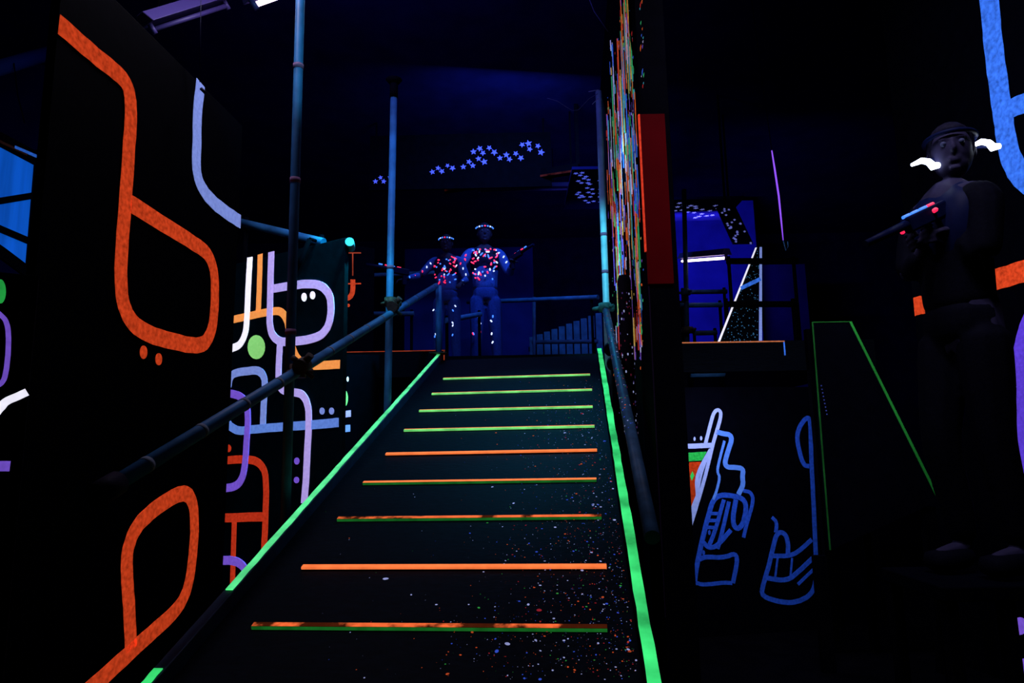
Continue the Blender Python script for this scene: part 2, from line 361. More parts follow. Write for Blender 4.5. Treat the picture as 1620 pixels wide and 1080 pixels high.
# second panel with many strokes
PL2 = Plane(P(547, 500, 4.0), -hdir(-1000))
s0, s1 = PL2.st(352, 600).x, PL2.st(544, 500).x
p2 = panel('painted_panel', 'black panel behind the first pole covered in orange, white and lilac lettering', PL2, s0, s1, PL2.hit(545, 376).z)
p2.children[0].data.materials[0] = mat('teal_lit_panel_paint', (.0012, .011, .018), .75, noise=.3, nscale=20, bump=.2, spec=.01)  # teal light on this board partly put into its base colour
v = .046
strokes(PL2, p2, [
 ('painted_stroke', 'short upright amber stroke', AMBER, [([(412, 402), (411, 441), (409, 493)], .046)], [], 0),
 ('painted_stroke', 'long bending amber stroke', AMBER, [([(370, 505), (404, 497.6), (436, 491), (448, 494), (456, 510), (461, 545), (470, 568), (485, 578), (510, 578), (538, 576)], .05)], [], 0),
 ('painted_stroke', 'white hooked stroke', WHITE, [([(396, 407), (393.5, 450), (391.7, 497), (390, 522), (385, 538), (378, 547), (367, 551)], .05)], [], 2),
 ('painted_letter', 'lilac loop letter', LILAC, [([(430, 398.5), (428.7, 441), (427.8, 489), (427, 513), (431, 530), (443, 541), (467, 540), (496, 536), (512, 528), (522, 512), (525, 487), (522, 464), (507, 450), (485, 449), (467, 451), (430, 457)], .052),
     ([(443.5, 545), (442, 575), (441, 606), (448, 618), (463, 620), (478, 622), (487, 635), (490, 660), (486, 730), (485, 758), (482, 796)], .048)], [], 3),
 ('painted_stroke', 'pale blue arch', PALE, [([(362, 612), (365, 595), (374, 589), (390, 587), (407, 585), (417, 592), (420, 605), (417.5, 641), (416.5, 672)], .052)], [], 1),
 ('painted_stroke', 'long blue bar', fluo('fluorescent_mid_blue_paint', (.16, .32, .95), .6, .2), [([(361, 668), (366, 676), (380, 682), (400, 679), (444, 675), (485, 672.6), (536, 668)], .052)], [], 2),
 ('painted_stroke', 'violet hook', VIOLET, [([(357, 622), (372, 623), (385, 629), (392, 643), (393.5, 665), (391, 697), (389, 735), (384, 758), (373, 770), (355, 772)], .05)], [], 4),
 ('painted_stroke', 'violet hook low on the panel', VIOLET, [([(349, 886), (372, 886), (384, 893), (394, 908)], .052)], [], 4),
 ('painted_letter', 'red orange letter', RED, [([(355, 728), (385, 726), (405, 728), (418, 740), (421.5, 760), (421, 804), (418, 870)], .05), ([(353, 819), (419, 817)], .054), ([(371, 822), (368, 930)], .044)], [(362, 709, 4, 6)], 0),
 ('painted_dot', 'lime green dot', LIME, [], [(406, 549, 13.5, 19)], 1),
 ('painted_dot', 'pale dot', WHITE, [], [(481.5, 470, 4, 6.8)], 1),
 ('painted_dot', 'pale dot', WHITE, [], [(495, 467, 4, 6.3)], 1),
 ('painted_dot', 'pale blue dot', PALE, [], [(510, 650, 3.8, 5.5)], 1),
 ('painted_dot', 'pale blue dot', PALE, [], [(525, 650, 3.8, 5.5)], 1),
 ('painted_dot', 'violet dot', VIOLET, [], [(470, 729, 4, 5.5)], 1),
 ('painted_dot', 'violet dot', VIOLET, [], [(469.5, 759, 4, 5)], 1)])
bm = bmesh.new(); q = PL2.hit(500, 381); q2 = PL2.hit(470, 450); n_ = PL2.n * .05; tube(bm, [q + n_, q2 + n_], .014, 10); tube(bm, [q + n_, q], .010, 8); tube(bm, [q2 + n_, q2], .010, 8); build('shade_bar', bm, BLACK, p2)['label'] = 'dark bar in place of a diagonal shadow'  # dark tube stands in for the diagonal shadow on the panel
bm = bmesh.new(); q = PL2.hit(549, 384); tube(bm, [q + Vector((.02, -.02, .0)), q + Vector((.0, .10, 0))], .026, 14); build('tube_end', bm, STEELB, p2)['label'] = 'cyan tube end at the top corner'
# panel edge return beside it
PL2b = Plane(P(548, 640, 4.35), hdir(3200))
q0 = PL2b.st(538, 640).x; q1 = PL2b.st(600, 640).x
p2b = panel('painted_panel', 'dark panel seen just behind the lettered one, lime oval and two small bars', PL2b, q0 - .1, q1, PL2b.hit(548, 560).z)
strokes(PL2b, p2b, [
 ('painted_dot', 'white dot', WHITE, [], [(544.5, 601, 2.2, 4.6)], 0), ('painted_dot', 'white dot', WHITE, [], [(550, 599.5, 1.7, 4)], 0),
 ('painted_dot', 'lime oval', LIME, [], [(545, 629.6, 5.5, 13)], 0)])
for c4, mt, lab in (([(539, 651), (555, 648.5), (555, 659), (539, 661)], LILAC, 'lilac bar'), ([(538.5, 673), (554, 671.5), (554, 682.5), (538.5, 684)], PALE, 'pale bar')):
    bm = bmesh.new(); poly(bm, PL2b, c4); build('painted_stroke', bm, mt, p2b)['label'] = lab
# distant panel with small orange sign
PL3 = Plane(P(556, 450, 7.2), hdir(3000))
p3 = panel('painted_panel', 'distant black panel with a small orange hooked sign and dot', PL3, PL3.st(505, 450).x, PL3.st(592, 450).x, PL3.hit(556, 388).z)
strokes(PL3, p3, [
 ('painted_letter', 'small orange hooked sign', ORANGE, [([(558, 442), (558.5, 455), (557, 466), (551, 472), (540, 473)], .05), ([(538, 449), (571, 448.5)], .014)], [(551, 483, 2.6, 2.6)], 1),
 ('painted_stroke', 'dim red lines', DIMO, [([(538, 400), (571, 400)], .012), ([(558, 401), (558, 436)], .012)], [], 0)])
# right hand panel
PL5 = Plane(P(1585, 450, 3.25), hdir(671))
z5 = min(ZC - .05, 3.9)
p5 = panel('painted_panel', 'tall black panel at the right edge with blue letter and orange stripe', PL5, PL5.st(1436, 400).x, PL5.st(1720, 400).x, z5)
strokes(PL5, p5, [
 ('painted_letter', 'broad blue letter', SKY, [([(1560, -60), (1565, 0), (1568, 33), (1574, 90), (1580, 135), (1588, 190), (1593, 228), (1602, 258), (1618, 282), (1650, 305)], .105), ([(1590, 178), (1612, 166), (1650, 152)], .09)], [], 0),
 ('painted_stroke', 'orange stripe', ORANGE, [([(1459, 467.5), (1480, 463), (1552, 448.5), (1586, 439), (1650, 420)], .1), ], [], 0),
 ('painted_stroke', 'orange block', ORANGE, [([(1447, 485), (1462.5, 481)], .1)], [], 1),
 ('painted_letter', 'violet curve', fluo('fluorescent_deep_violet_paint', (.13, .06, .8), .6, .25), [([(1650, 490), (1632, 505), (1621, 540), (1616, 580), (1618, 640), (1625, 700), (1634, 775), (1650, 850)], .1)], [], 0),
 ('painted_dot', 'violet dot', VIOLET, [], [(1614, 990, 11, 14)], 0), ('painted_dot', 'violet dot', VIOLET, [], [(1621, 1056, 11, 15)], 0),
 ('painted_stroke', 'red stroke', RED, [([(1626, -40), (1632, 30)], .05)], [], 0)])
# mural below the right deck
PL4 = Plane(P(1190, 960, 4.15), hdir(7000))
zf = PL4.hit(1190, 960).z
p4 = panel('mural_board', 'black board under the right deck with graffiti in blue, green and red', PL4, PL4.st(1030, 800).x, PL4.st(1320, 800).x, PL4.hit(1190, 612).z)
W6 = .022
strokes(PL4, p4, [
 ('painted_letter', 'pale blue angular letter', fluo('mural_pale_blue_paint', (.36, .50, 1.0), .25, .15), [([(1116, 701), (1124, 670), (1129, 652), (1136, 647), (1141, 653), (1138, 668), (1132, 687), (1126, 709), (1117, 748), (1105, 790), (1090, 838)], W6), ([(1080, 706), (1128, 704)], .030),
      ([(1086, 709), (1088, 756)], .014), ([(1124, 711), (1101, 751), (1103, 783)], .022), ([(1119, 722), (1108, 752), (1104, 778)], .014), ([(1104, 783), (1091, 815), (1092, 842)], .026)], [(1098.6, 694, 1.6, 3.2), (1109, 693, 1.8, 3.4), (1086, 695, 1.2, 2.4)], 0),
 ('painted_letter', 'blue winding line', fluo('mural_mid_blue_paint', (.10, .30, 1.0), .22, .2), [([(1133, 683), (1145, 686), (1154, 687), (1158, 694), (1152, 712), (1146, 732), (1150, 739), (1163, 739), (1176, 741), (1174, 754), (1176, 766), (1168, 782)], .030),
      ([(1146, 697), (1138, 727), (1134, 746), (1139, 754), (1133, 778), (1128, 790)], .016)], [], 0),
 ('painted_letter', 'blue arched letter', MURALB, [([(1098, 925), (1101, 901), (1110, 856), (1121, 813), (1128, 790), (1140, 782), (1160, 784), (1175, 788), (1181, 800), (1176, 828), (1166, 838), (1158, 826), (1164, 790)], .030),
      ([(1176, 776), (1188, 778), (1192, 792), (1183, 822), (1176, 850)], .022), ([(1145, 790), (1131, 840), (1122, 862)], .024), ([(1153, 793), (1143, 838), (1135, 868)], .024),
      ([(1124, 812), (1141, 812)], .02), ([(1121, 823), (1138, 823)], .02), ([(1118, 834), (1135, 834)], .02), ([(1113, 858), (1120, 866), (1131, 865), (1141, 856), (1156, 838)], .026), ([(1105, 885), (1116, 880), (1145, 882), (1164, 874), (1166, 890), (1159, 922)], .026), ([(1100, 921), (1112, 925), (1146, 921), (1158, 922)], .022)],
      [(1122, 842, 2, 4), (1113, 874, 2, 4)], 0),
 ('painted_letter', 'dark blue tall letter', MURALB, [([(1280, 737), (1271, 736), (1264, 713), (1260, 689), (1266, 672), (1277, 659), (1282, 664), (1283, 722), (1287, 797), (1289, 846), (1292, 915), (1284, 940), (1262, 952), (1238, 953), (1204, 943), (1207, 925), (1216, 895), (1223, 864), (1229, 842), (1241, 842), (1247, 858), (1246, 878)], .028),
      ([(1223, 879), (1252, 879), (1268, 868), (1284, 853)], .026), ([(1214, 914), (1245, 919), (1265, 902), (1288, 880)], .028), ([(1230, 882), (1226, 914)], .012), ([(1253, 882), (1250, 914)], .012), ([(1262, 924), (1289, 898)], .018), ([(1221, 818), (1229, 826), (1227, 842)], .022)], [], 0)])
for nm, mt, c4, lab, ly in (('painted_patch', fluo('mural_green_paint', (.03, .75, .10), .05), [(1087.7, 716), (1117.7, 714), (1110.5, 728), (1089, 729.6)], 'green patch', 0),
      ('painted_patch', fluo('mural_orange_paint', (.8, .07, .01), .05), [(1090, 731), (1109.5, 730), (1100, 752), (1100.5, 795), (1090, 816), (1088, 758)], 'red orange patch', 0),
      ('painted_patch', GREEN, [(1095, 745), (1098, 752), (1094, 760), (1091.5, 753)], 'small green diamond', 1)):
    bm = bmesh.new(); poly(bm, PL4, c4, ly); build(nm, bm, mt, p4)['label'] = lab

# ------------------------------------------------------------------ splattered wall with paint drips, right of the ramp
hr = hdir(905)
PW = Plane(P(1021, 400, 3.35), hr)
far = PW.st(957, 400).x
dw = thing('drip_painted_wall', PW.at(far / 2, -PW.O.z), 'black boarding right of the ramp streaked with multicoloured paint drips', 'panel')
bm = bmesh.new(); pbox(bm, PW, 0, far, -PW.O.z, ZC - .35 - PW.O.z, -.03, 0); build('board', bm, PANEL, dw)
dm = [fluo('drip_orange', (.9, .14, .03), .42, .3), fluo('drip_green', (.05, .55, .18), .42, .3), fluo('drip_blue', (.05, .16, .85), .42, .3), fluo('drip_white', (.6, .6, .95), .42, .3),
      fluo('drip_yellow', (.8, .5, .10), .42, .3), fluo('drip_teal', (.06, .4, .5), .5, .3), fluo('drip_red', (.55, .03, .03), .45, .3), fluo('drip_violet', (.28, .12, .75), .3, .3), BLACK]
random.seed(21)
def xl(y):
    return 981 if y < 60 else (965 if y < 150 else 960)
def xr(y): return 996 + y * .06 if y < 150 else 1005 + (y - 150) * .036
bm = bmesh.new()
for k in range(1100):
    y0 = random.uniform(-60, 520); x0 = random.uniform(xl(y0), min(1019, xr(y0)))
    if y0 < 150 and random.random() < .35: continue
    if y0 > 330 and x0 < 975 : continue
    ln = random.choice((18, 30, 60, 90, 150)) * random.uniform(.6, 1.3); y1 = min(y0 + ln, 575 - random.random() * 60)
    if y1 < y0 + 6: continue
    a = PW.st(x0, y0); zb = a.y - (y1 - y0) / F * (PW.hit(x0, y0).y)
    w = random.uniform(.006, .034) * (PW.hit(x0, y0).y / 4) ** 1.5; mi = random.choices(range(9), (24, 17, 16, 13, 8, 10, 9, 8, 75))[0]; d = .003 + random.random() * .006
    n = max(3, int(ln / 10)); pr = None; ph = random.random() * 6
    for i in range(n + 1):
        t = i / n; z = a.y + (zb - a.y) * t; ww = w * (.55 + .45 * math.sin(ph + t * 9)) * (1 if i not in (0, n) else .3) + .002
        dx = math.sin(ph + t * 5) * .006
        cur = [bm.verts.new(PW.at(a.x + dx - ww / 2, z, .0003)), bm.verts.new(PW.at(a.x + dx, z, d)), bm.verts.new(PW.at(a.x + dx + ww / 2, z, .0003))]
        if pr:
            for j in range(2): bm.faces.new((pr[j], pr[j + 1], cur[j + 1], cur[j])).material_index = mi
        pr = cur
for k in range(300):                                       # small drops
    y0 = random.uniform(0, 700); x0 = random.uniform(xl(min(y0, 500)), 1019); a = PW.st(x0, y0); mi = random.randrange(8)
    if y0 > 560 and random.random() < .8: continue
    r = random.uniform(.004, .012)
    vs = [bm.verts.new(PW.at(a.x + 2.2 * r * math.cos(q), a.y + r * math.sin(q), .0005)) for q in [2 * math.pi * i / 7 for i in range(7)]]; c = bm.verts.new(PW.at(a.x, a.y, .004))
    for i in range(7): bm.faces.new((vs[i], vs[(i + 1) % 7], c)).material_index = mi
o = build('paint_drips', bm, dm, dw); o['label'] = 'runs of orange, green, blue and white glowing paint'
o = None
# the red topped post in front of it
pc = P(1040, 500, 3.1)
def pz(px, py, y):                                          # height seen at pixel for a given world depth y
    d = ray(px, py); return CAM.z + d.z * (y - CAM.y) / d.y
post = thing('boxed_post', (pc.x, pc.y, 0), 'tall boxed black post right of the paint drips, dark red upper part', 'post')
X0 = P(1027, 400, 3.1).x; X1 = P(1068, 400, 3.1).x; Y0 = pc.y
bm = bmesh.new(); box(bm, (X0, Y0, 0), (X1 + .02, Y0 + .10, ZC)); build('post_core', bm, BLACK, post, bevel=.003)
zt, zb = pz(1040, 182, Y0), pz(1045, 449, Y0)
bm = bmesh.new(); box(bm, (X0 - .004, Y0 - .012, zb), (X1 - .005, Y0 - .0005, zt)); build('red_board', bm, MAROON, post)['label'] = 'dark red facing board'
bm = bmesh.new(); box(bm, (X0 - .012, Y0 - .013, zb + .15), (X0 - .0045, Y0 + .002, zt)); build('edge_strip', bm, fluo('lit_orange_red_edge', (.8, .05, .02), .6), post)['label'] = 'lit side edge drawn as an orange red strip'  # light on the post's thin side drawn as a glowing strip
bm = bmesh.new(); box(bm, (X0 - .003, Y0 - .006, .4), (X0 + .001, Y0 - .0005, zb - .01)); build('edge_strip', bm, mat('dull_violet_edge', (.02, .008, .03), .6), post)

# ------------------------------------------------------------------ scaffolding tubes
def clampobj(par, loc, ax, r=.036, mt=CLAMP):
    """a scaffold coupler: band, saddle and a bolt"""
    bm = bmesh.new(); ax = Vector(ax).normalized(); e = ax.orthogonal().normalized(); loc = Vector(loc)
    tube(bm, [loc - ax * .028, loc + ax * .028], r, 12)
    g = ax.cross(e)
    tube(bm, [loc + e * r * .7, loc + e * r * 1.9], r * .5, 8); tube(bm, [loc + g * r * .6 - e * .01, loc + g * r * 2.1 - e * .01], r * .32, 6)
    tube(bm, [loc - g * r * .8, loc - g * r * 1.7], .013, 6)
    return build('clamp', bm, mt, par)
def pole(px0, py0, px1, py1, z, label, r=.021, mt=STEEL, name='scaffold_pole', ztop=None, zf=0.0):
    a = P(px0, py0, z); d_ = ray(px1, py1); b = CAM + d_ * ((a.y - CAM.y) / d_.y)
    top = b if ztop is None else a + (b - a) * ((ztop - a.z) / (b.z - a.z))
    d = (b - a) / (b.z - a.z); bot = a - d * (a.z - zf)
    t = thing(name, bot, label, 'pole', 'scaffold poles')
    bm = bmesh.new(); tube(bm, [bot + d * .006, bot.lerp(top, .5), top], r, 20); build('tube', bm, mt, t)
    bm = bmesh.new(); box(bm, (bot.x - .07, bot.y - .07, zf), (bot.x + .07, bot.y + .07, zf + .006)); build('base_plate', bm, CLAMP, t)
    return t, a, b
po1, a1, b1 = pole(452, 800, 475, 5, 2.9, 'tall steel pole nearest the camera, in front of the lettered panel', ztop=ZC)
po2, a2, b2 = pole(613, 640, 623, 155, 4.3, 'steel pole left of the ramp head, black jack at its top', r=.0225)
bm = bmesh.new(); tube(bm, [b2, b2 + Vector((0, 0, .10))], .027, 14); tube(bm, [b2 + Vector((0, 0, .10)), b2 + Vector((0, 0, .13))], [.03, .055], 14); build('jack_head', bm, BLACK, po2)
po3, a3, b3 = pole(962, 560, 947, 145, 5.0, 'cyan lit steel pole beside the paint drips', r=.024, mt=STEELB)
po4, a4, b4 = pole(694, 545, 694, 452, 5.6, 'short blue post at the head of the ramp', r=.024, zf=DECKZ)
po5, a5, b5 = pole(1087, 528, 1082, 300, 6.6, 'dark pole right of the dark red post', r=.022, mt=STEELD, zf=RDZ)
clampobj(po5, P(1088, 522, 6.55), (0, 0, 1), .05); clampobj(po5, P(1084, 462, 6.55), (0, 0, 1), .04, STEELD)
# bolts with sprayed bands on poles
for t, a, b, ks in ((po1, a1, b1, (.32, .62, .86)), (po2, a2, b2, (.43,)), (po3, a3, b3, (.44, .30))):
    for k in ks:
        c = a.lerp(b, k); d = (b - a).normalized()
        bm = bmesh.new(); tube(bm, [c - d * .012, c + d * .012], .0235 if t is not po3 else .0255, 16); build('tape_band', bm, mat('faded_pink_tape', (.16, .08, .16), .6), t)
def rail(px0, py0, z0, px1, py1, z1, label, r=.022, mt=STEEL, name='handrail', bands=0, zb=None):
    a = P(px0, py0, z0); b = P(px1, py1, z1)
    t = thing(name, a, label, 'rail', None)
    bm = bmesh.new(); tube(bm, [a, a.lerp(b, .3), a.lerp(b, .7), b], r, 18); build('tube', bm, mt, t)
    if zb is not None:
        for q in (a.lerp(b, .04), a.lerp(b, .96)):
            bm = bmesh.new(); tube(bm, [Vector((q.x, q.y + .03, zb)), Vector((q.x, q.y + .03, q.z + .05))], .016, 10); build('upright', bm, BLACK, t)
    for k in range(bands):
        c = a.lerp(b, (k + .6) / bands); d = (b - a).normalized()
        bm = bmesh.new(); tube(bm, [c - d * .009, c + d * .009], r + .0012, 16); build('tape_band', bm, mat('faded_grey_tape', (.12, .15, .2), .6), t)
    return t, a, b
r1, ra, rb = rail(165, 776, 1.75, 690, 452, 5.55, 'sloping steel handrail on the left side of the ramp', r=.0225, bands=14)
clampobj(r1, ra.lerp(rb, .30) + Vector((0, .03, .01)), (0, 0, 1), .034); clampobj(r1, P(478, 578, 2.86), (rb - ra), .032)
bm = bmesh.new(); tube(bm, [ra - (rb - ra).normalized() * .03, ra + (rb - ra).normalized() * .05], .032, 14); build('end_sleeve', bm, RUBBER, r1)
clampobj(r1, P(622, 484, 4.28), (rb - ra), .036); clampobj(po2, P(618, 478, 4.3), (0, 0, 1), .038)
r2, rc, rd2 = rail(1032, 850, 2.05, 958, 488, 4.9, 'paint flecked handrail on the right side of the ramp', r=.024, mt=STEELD, bands=0)
clampobj(r2, P(957, 486, 4.88), (0, 0, 1), .045, mat('green_clamp_steel', (.05, .22, .20), .5, noise=.5, nscale=30)); 
for px, py, z in ((966, 552, 4.2), (971, 575, 4.0)):
    c = P(px, py, z); d = (rd2 - rc).normalized(); bm = bmesh.new(); tube(bm, [c - d * .02, c + d * .02], .04, 16); build('rubber_collar', bm, RUBBER, r2)
# specks on the right rail
bm = bmesh.new(); random.seed(5); d = (rd2 - rc); dn = d.normalized(); e = dn.orthogonal().normalized(); g = dn.cross(e)
for k in range(240):
    c = rc + d * random.uniform(.25, 1); q = random.uniform(0, 6.28); nrm = e * math.cos(q) + g * math.sin(q); tx = dn.cross(nrm); r = random.uniform(.002, .005)
    vs = [bm.verts.new(c + nrm * .0246 + (dn * math.cos(w) + tx * math.sin(w)) * r) for w in [2 * math.pi * i / 6 for i in range(6)]]
    bm.faces.new(vs).material_index = random.randrange(5)
o = build('paint_specks', bm, smat, r2); o['kind'] = 'stuff'
# dark padded post in front of the drips
pq = P(990, 505, 3.85)
t = thing('padded_post', (pq.x, pq.y, 0), 'short dark foam wrapped post standing before the paint drips', 'post')
bm = bmesh.new(); zt = pz(992, 436, pq.y); tube(bm, [(pq.x, pq.y, .0), (pq.x, pq.y, zt - .03), (pq.x, pq.y, zt)], [.036, .038, .030], 18); build('foam_sleeve', bm, RUBBER, t)
bm = bmesh.new(); random.seed(8)
for k in range(90):
    z = random.uniform(zt - .9, zt - .03); q = random.uniform(math.pi, 2 * math.pi); n_ = Vector((math.cos(q), math.sin(q), 0)); tx = Vector((-n_.y, n_.x, 0)); r = random.uniform(.002, .005); c = Vector((pq.x, pq.y, z)) + n_ * .0385
    bm.faces.new([bm.verts.new(c + (Vector((0, 0, 1)) * math.cos(w) * 1.6 + tx * math.sin(w)) * r) for w in [2 * math.pi * i / 6 for i in range(6)]]).material_index = random.choice((2, 4, 0))
o = build('paint_specks', bm, [smat[0], smat[1], fluo('splatter_dim_violet', (.10, .06, .3), .3), smat[3], fluo('splatter_dim_red', (.2, .02, .05), .3)], t); o['kind'] = 'stuff'
# horizontal tubes of the far railings
for args in ((545, 497, 7.4, 655, 496, 7.4, 'thin dark tube just above the orange line, left of the ramp'), (548, 437, 8.2, 700, 431, 8.2, 'high dark tube crossing behind the second pole'),
             (740, 478, 9.2, 946, 470, 7.6, 'middle tube of the far landing railing'), (842, 541, 8.6, 946, 540, 8.4, 'low tube in front of the slatted fence'),
             (560, 602, 7.0, 662, 600, 7.0, 'tube under the left deck, lowest one'), (556, 588, 7.3, 655, 586, 7.3, 'teal tube close under the left deck'),
             (1076, 483, 6.9, 1143, 482, 6.9, 'tube with pink band left of the steep white edged board'), (1098, 527, 6.9, 1134, 526, 6.9, 'short tube beside the clamp at the right deck'),
             (1078, 462, 7.4, 1150, 461, 7.4, 'thin tube below the white fluorescent light'), (1092, 591, 4.7, 1146, 590, 4.7, 'faint teal tube under the right deck'),
             (382, 352, 4.6, 512, 383, 4.3, 'tube running behind the top of the lettered panel'), (704, 507, 6.6, 760, 497, 7.2, 'short bluish tube beside the post at the ramp head')):
    r_ = .026 if args[3] < 1000 else .024
    rail(*args, r=r_, mt=STEEL if 'teal' in args[-1] or 'pink' in args[-1] or 'far' in args[-1] or 'behind the top' in args[-1] or 'bluish' in args[-1] else STEELD, name='scaffold_tube', zb=(RDZ if args[0] > 1070 and args[1] < 535 else 0 if (args[0] < 600 or args[0] > 1070) else DECKZ))
for px, y0, y1, z in ((845, 470, 590, 8.5), ):
    pole(px, y1, px, y0, z, 'far thin pole at the left end of the slatted fence', r=.02, mt=STEELD, zf=DECKZ)
rail(1150, 413, 6.2, 1262, 413, 6.2, 'upper black bar across the steep white edged board', r=.028, mt=BLACK, name='scaffold_tube', zb=RDZ)
rail(1146, 481, 5.4, 1262, 481, 5.4, 'lower black bar across the steep white edged board', r=.024, mt=BLACK, name='scaffold_tube', zb=RDZ)
# wires by the top of the third pole
t = tag(thing('loose_wire', P(905, 175, 5.0), 'loose pale wire twisted round the top of the cyan pole', 'wire'))
wm = mat('pale_wire', (.08, .12, .25), .5)
bm = bmesh.new(); tube(bm, [P(865, 155, 5), P(882, 160, 5), P(905, 175, 5), P(915, 174, 5), P(932, 156, 5), P(946, 148, 4.97)], .0022, 6); build('wire_strand', bm, wm, t)
bm = bmesh.new(); tube(bm, [P(931, 145, 5), P(947, 142, 4.97)], .0025, 6); tube(bm, [P(937, 165, 5), P(947, 155, 4.97)], .0025, 6); build('wire_end', bm, mat('bright_wire', (.3, .4, .5), .5), t)
bm = bmesh.new(); tube(bm, [P(925, -20, 4.6), P(940, 18, 4.6), P(962, 50, 4.6)], .003, 6)
tag(build('ceiling_cable', bm, wm), 'thin cable hanging from the ceiling left of the paint drips', 'cable')

# ------------------------------------------------------------------ slatted fence behind the landing
pf = Plane(P(895, 540, 8.8), hdir(-2500))
t = thing('slatted_fence', pf.at(0, DECKZ - pf.O.z), 'fence of upright blue slats at the right back of the landing', 'fence')
for k in range(10):
    x = 838 + k * 11.6; yt = 532 - (x - 845) * .36
    a = pf.st(x, yt); b = pf.st(x + 9.2, yt - 3)
    bm = bmesh.new(); pbox(bm, pf, a.x, b.x, DECKZ - pf.O.z, (a.y + b.y) / 2, 0, .02); build('slat', bm, mat('blue_grey_slat', (.03, .12, .22), .6, noise=.4, nscale=12), t, bevel=.003)
for yy in (.35, .75):
    bm = bmesh.new(); pbox(bm, pf, pf.st(836, 540).x, pf.st(955, 540).x, DECKZ + .1 + yy * .5 - pf.O.z, DECKZ + .16 + yy * .5 - pf.O.z, -.03, -.001); build('cross_rail', bm, BLACK, t)

# blue lit backdrop behind the landing and behind the right deck
def board(name, label, pts, z, mt, th=.05, cat='board'):
    c = [P(x, y, z) for x, y in pts]; bm = bmesh.new()
    solid(bm, c + [q + Vector((0, th, 0)) for q in c]); return tag(build(name, bm, mt), label, cat)
y9 = P(760, 500, 10.3).y
def backboard(name, label, px0, px1, ytop, z, mt, zb=0, cat='partition'):
    y = P((px0 + px1) / 2, 500, z).y
    x0 = CAM.x + ray(px0, 500).x / ray(px0, 500).y * y; x1 = CAM.x + ray(px1, 500).x / ray(px1, 500).y * y
    bm = bmesh.new(); box(bm, (x0, y, zb), (x1, y + .05, pz((px0 + px1) / 2, ytop, y))); return tag(build(name, bm, mt), label, cat)
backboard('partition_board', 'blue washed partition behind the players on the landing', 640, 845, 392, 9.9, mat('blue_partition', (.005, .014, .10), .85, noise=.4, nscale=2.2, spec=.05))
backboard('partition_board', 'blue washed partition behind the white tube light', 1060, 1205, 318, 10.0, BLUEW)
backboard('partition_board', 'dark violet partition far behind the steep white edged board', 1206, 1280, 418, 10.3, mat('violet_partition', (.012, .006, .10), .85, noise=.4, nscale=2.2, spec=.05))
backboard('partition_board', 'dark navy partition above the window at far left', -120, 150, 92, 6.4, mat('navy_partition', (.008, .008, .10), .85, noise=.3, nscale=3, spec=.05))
# soffit with a splattered lower edge
a, b = P(703, 303, 9.0), P(915, 271, 7.6)
bm = bmesh.new(); solid(bm, [a, b, b + Vector((0, 0, .10)), a + Vector((0, 0, .10))] + [q + Vector((0, .08, 0)) for q in (a, b, b + Vector((0, 0, .10)), a + Vector((0, 0, .10)))])
t = tag(build('ceiling_beam', bm, BLACK), 'black beam over the landing with faint red paint along its lower edge', 'beam')
bm = bmesh.new(); e = Vector((0, -.004, .003)); solid(bm, [a + e, b + e, b + e + Vector((0, 0, .022)), a + e + Vector((0, 0, .022))] + [q + Vector((0, .003, 0)) for q in (a + e, b + e, b + e + Vector((0, 0, .022)), a + e + Vector((0, 0, .022)))])
build('paint_edge', bm, fluo('faint_red_edge', (.10, .012, .008), .3, .7, 8, worn=.47, wscale=5), t)
for q in (a, b):
    bm = bmesh.new(); box(bm, (q.x - .02, q.y + .02, q.z + .09), (q.x + .02, q.y + .06, ZC)); build('hanger', bm, BLACK, t)

# ------------------------------------------------------------------ star stickers
def starbm(bm, c, ex, ey, r, rot):
    vs = []
    for k in range(10):
        q = rot + math.pi * k / 5; rr = r if k % 2 == 0 else r * .45
        vs.append(c + ex * rr * math.cos(q) + ey * rr * math.sin(q))
    n = ex.cross(ey).normalized()
    if n.dot(CAM - c) < 0: n = -n
    a = [bm.verts.new(v_) for v_ in vs]; b = [bm.verts.new(v_ + n * .003) for v_ in vs]; mid = bm.verts.new(c + n * .005)
    for k in range(10):
        bm.faces.new((b[k], b[(k + 1) % 10], mid)); bm.faces.new((a[k], a[(k + 1) % 10], b[(k + 1) % 10], b[k]))
st1 = [(594, 287, .9), (602, 281, .8), (607, 287, .9), (616, 280, .6), (684, 272, 1), (693, 266, .9), (699, 271, 1), (708, 262, .8), (716, 266, 1.05), (733, 264, 1), (742, 256, 1), (748, 262, 1), (757, 251, 1), (766, 256, 1.2),
       (749, 240, 1.1), (759, 235, 1.1), (764, 242, 1), (774, 234, 1), (782, 241, 1.2), (791, 250, 1), (801, 245, 1.1), (806, 252, 1), (816, 243, 1), (824, 250, 1.1), (826, 229, 1), (836, 227, 1.2), (838, 236, 1), (851, 231, 1), (856, 241, 1.2)]
ps = Plane(P(720, 250, 8.0), hdir(-90000))
t = thing('star_covered_beam', ps.at(0, .2), 'dark hanging board with a drifting line of blue stars above the landing', 'star board')
bm = bmesh.new(); pbox(bm, ps, ps.st(585, 250).x, ps.st(872, 250).x, ps.st(720, 298).y, ps.st(720, 212).y, -.03, 0); build('board', bm, BLACK, t)
bm = bmesh.new()
for sx in (595, 860): q = ps.st(sx, 220); pbox(bm, ps, q.x - .01, q.x + .01, ps.st(720, 212).y, ZC - ps.O.z, -.02, -.01)
build('hanger', bm, BLACK, t)
random.seed(4)
for x, y, s_ in st1:
    bm = bmesh.new(); c = ps.hit(x, y) + ps.n * .0006; starbm(bm, c, ps.h, ps.u, .036 * s_, random.uniform(0, 1.2)); build('star', bm, STARM, t)
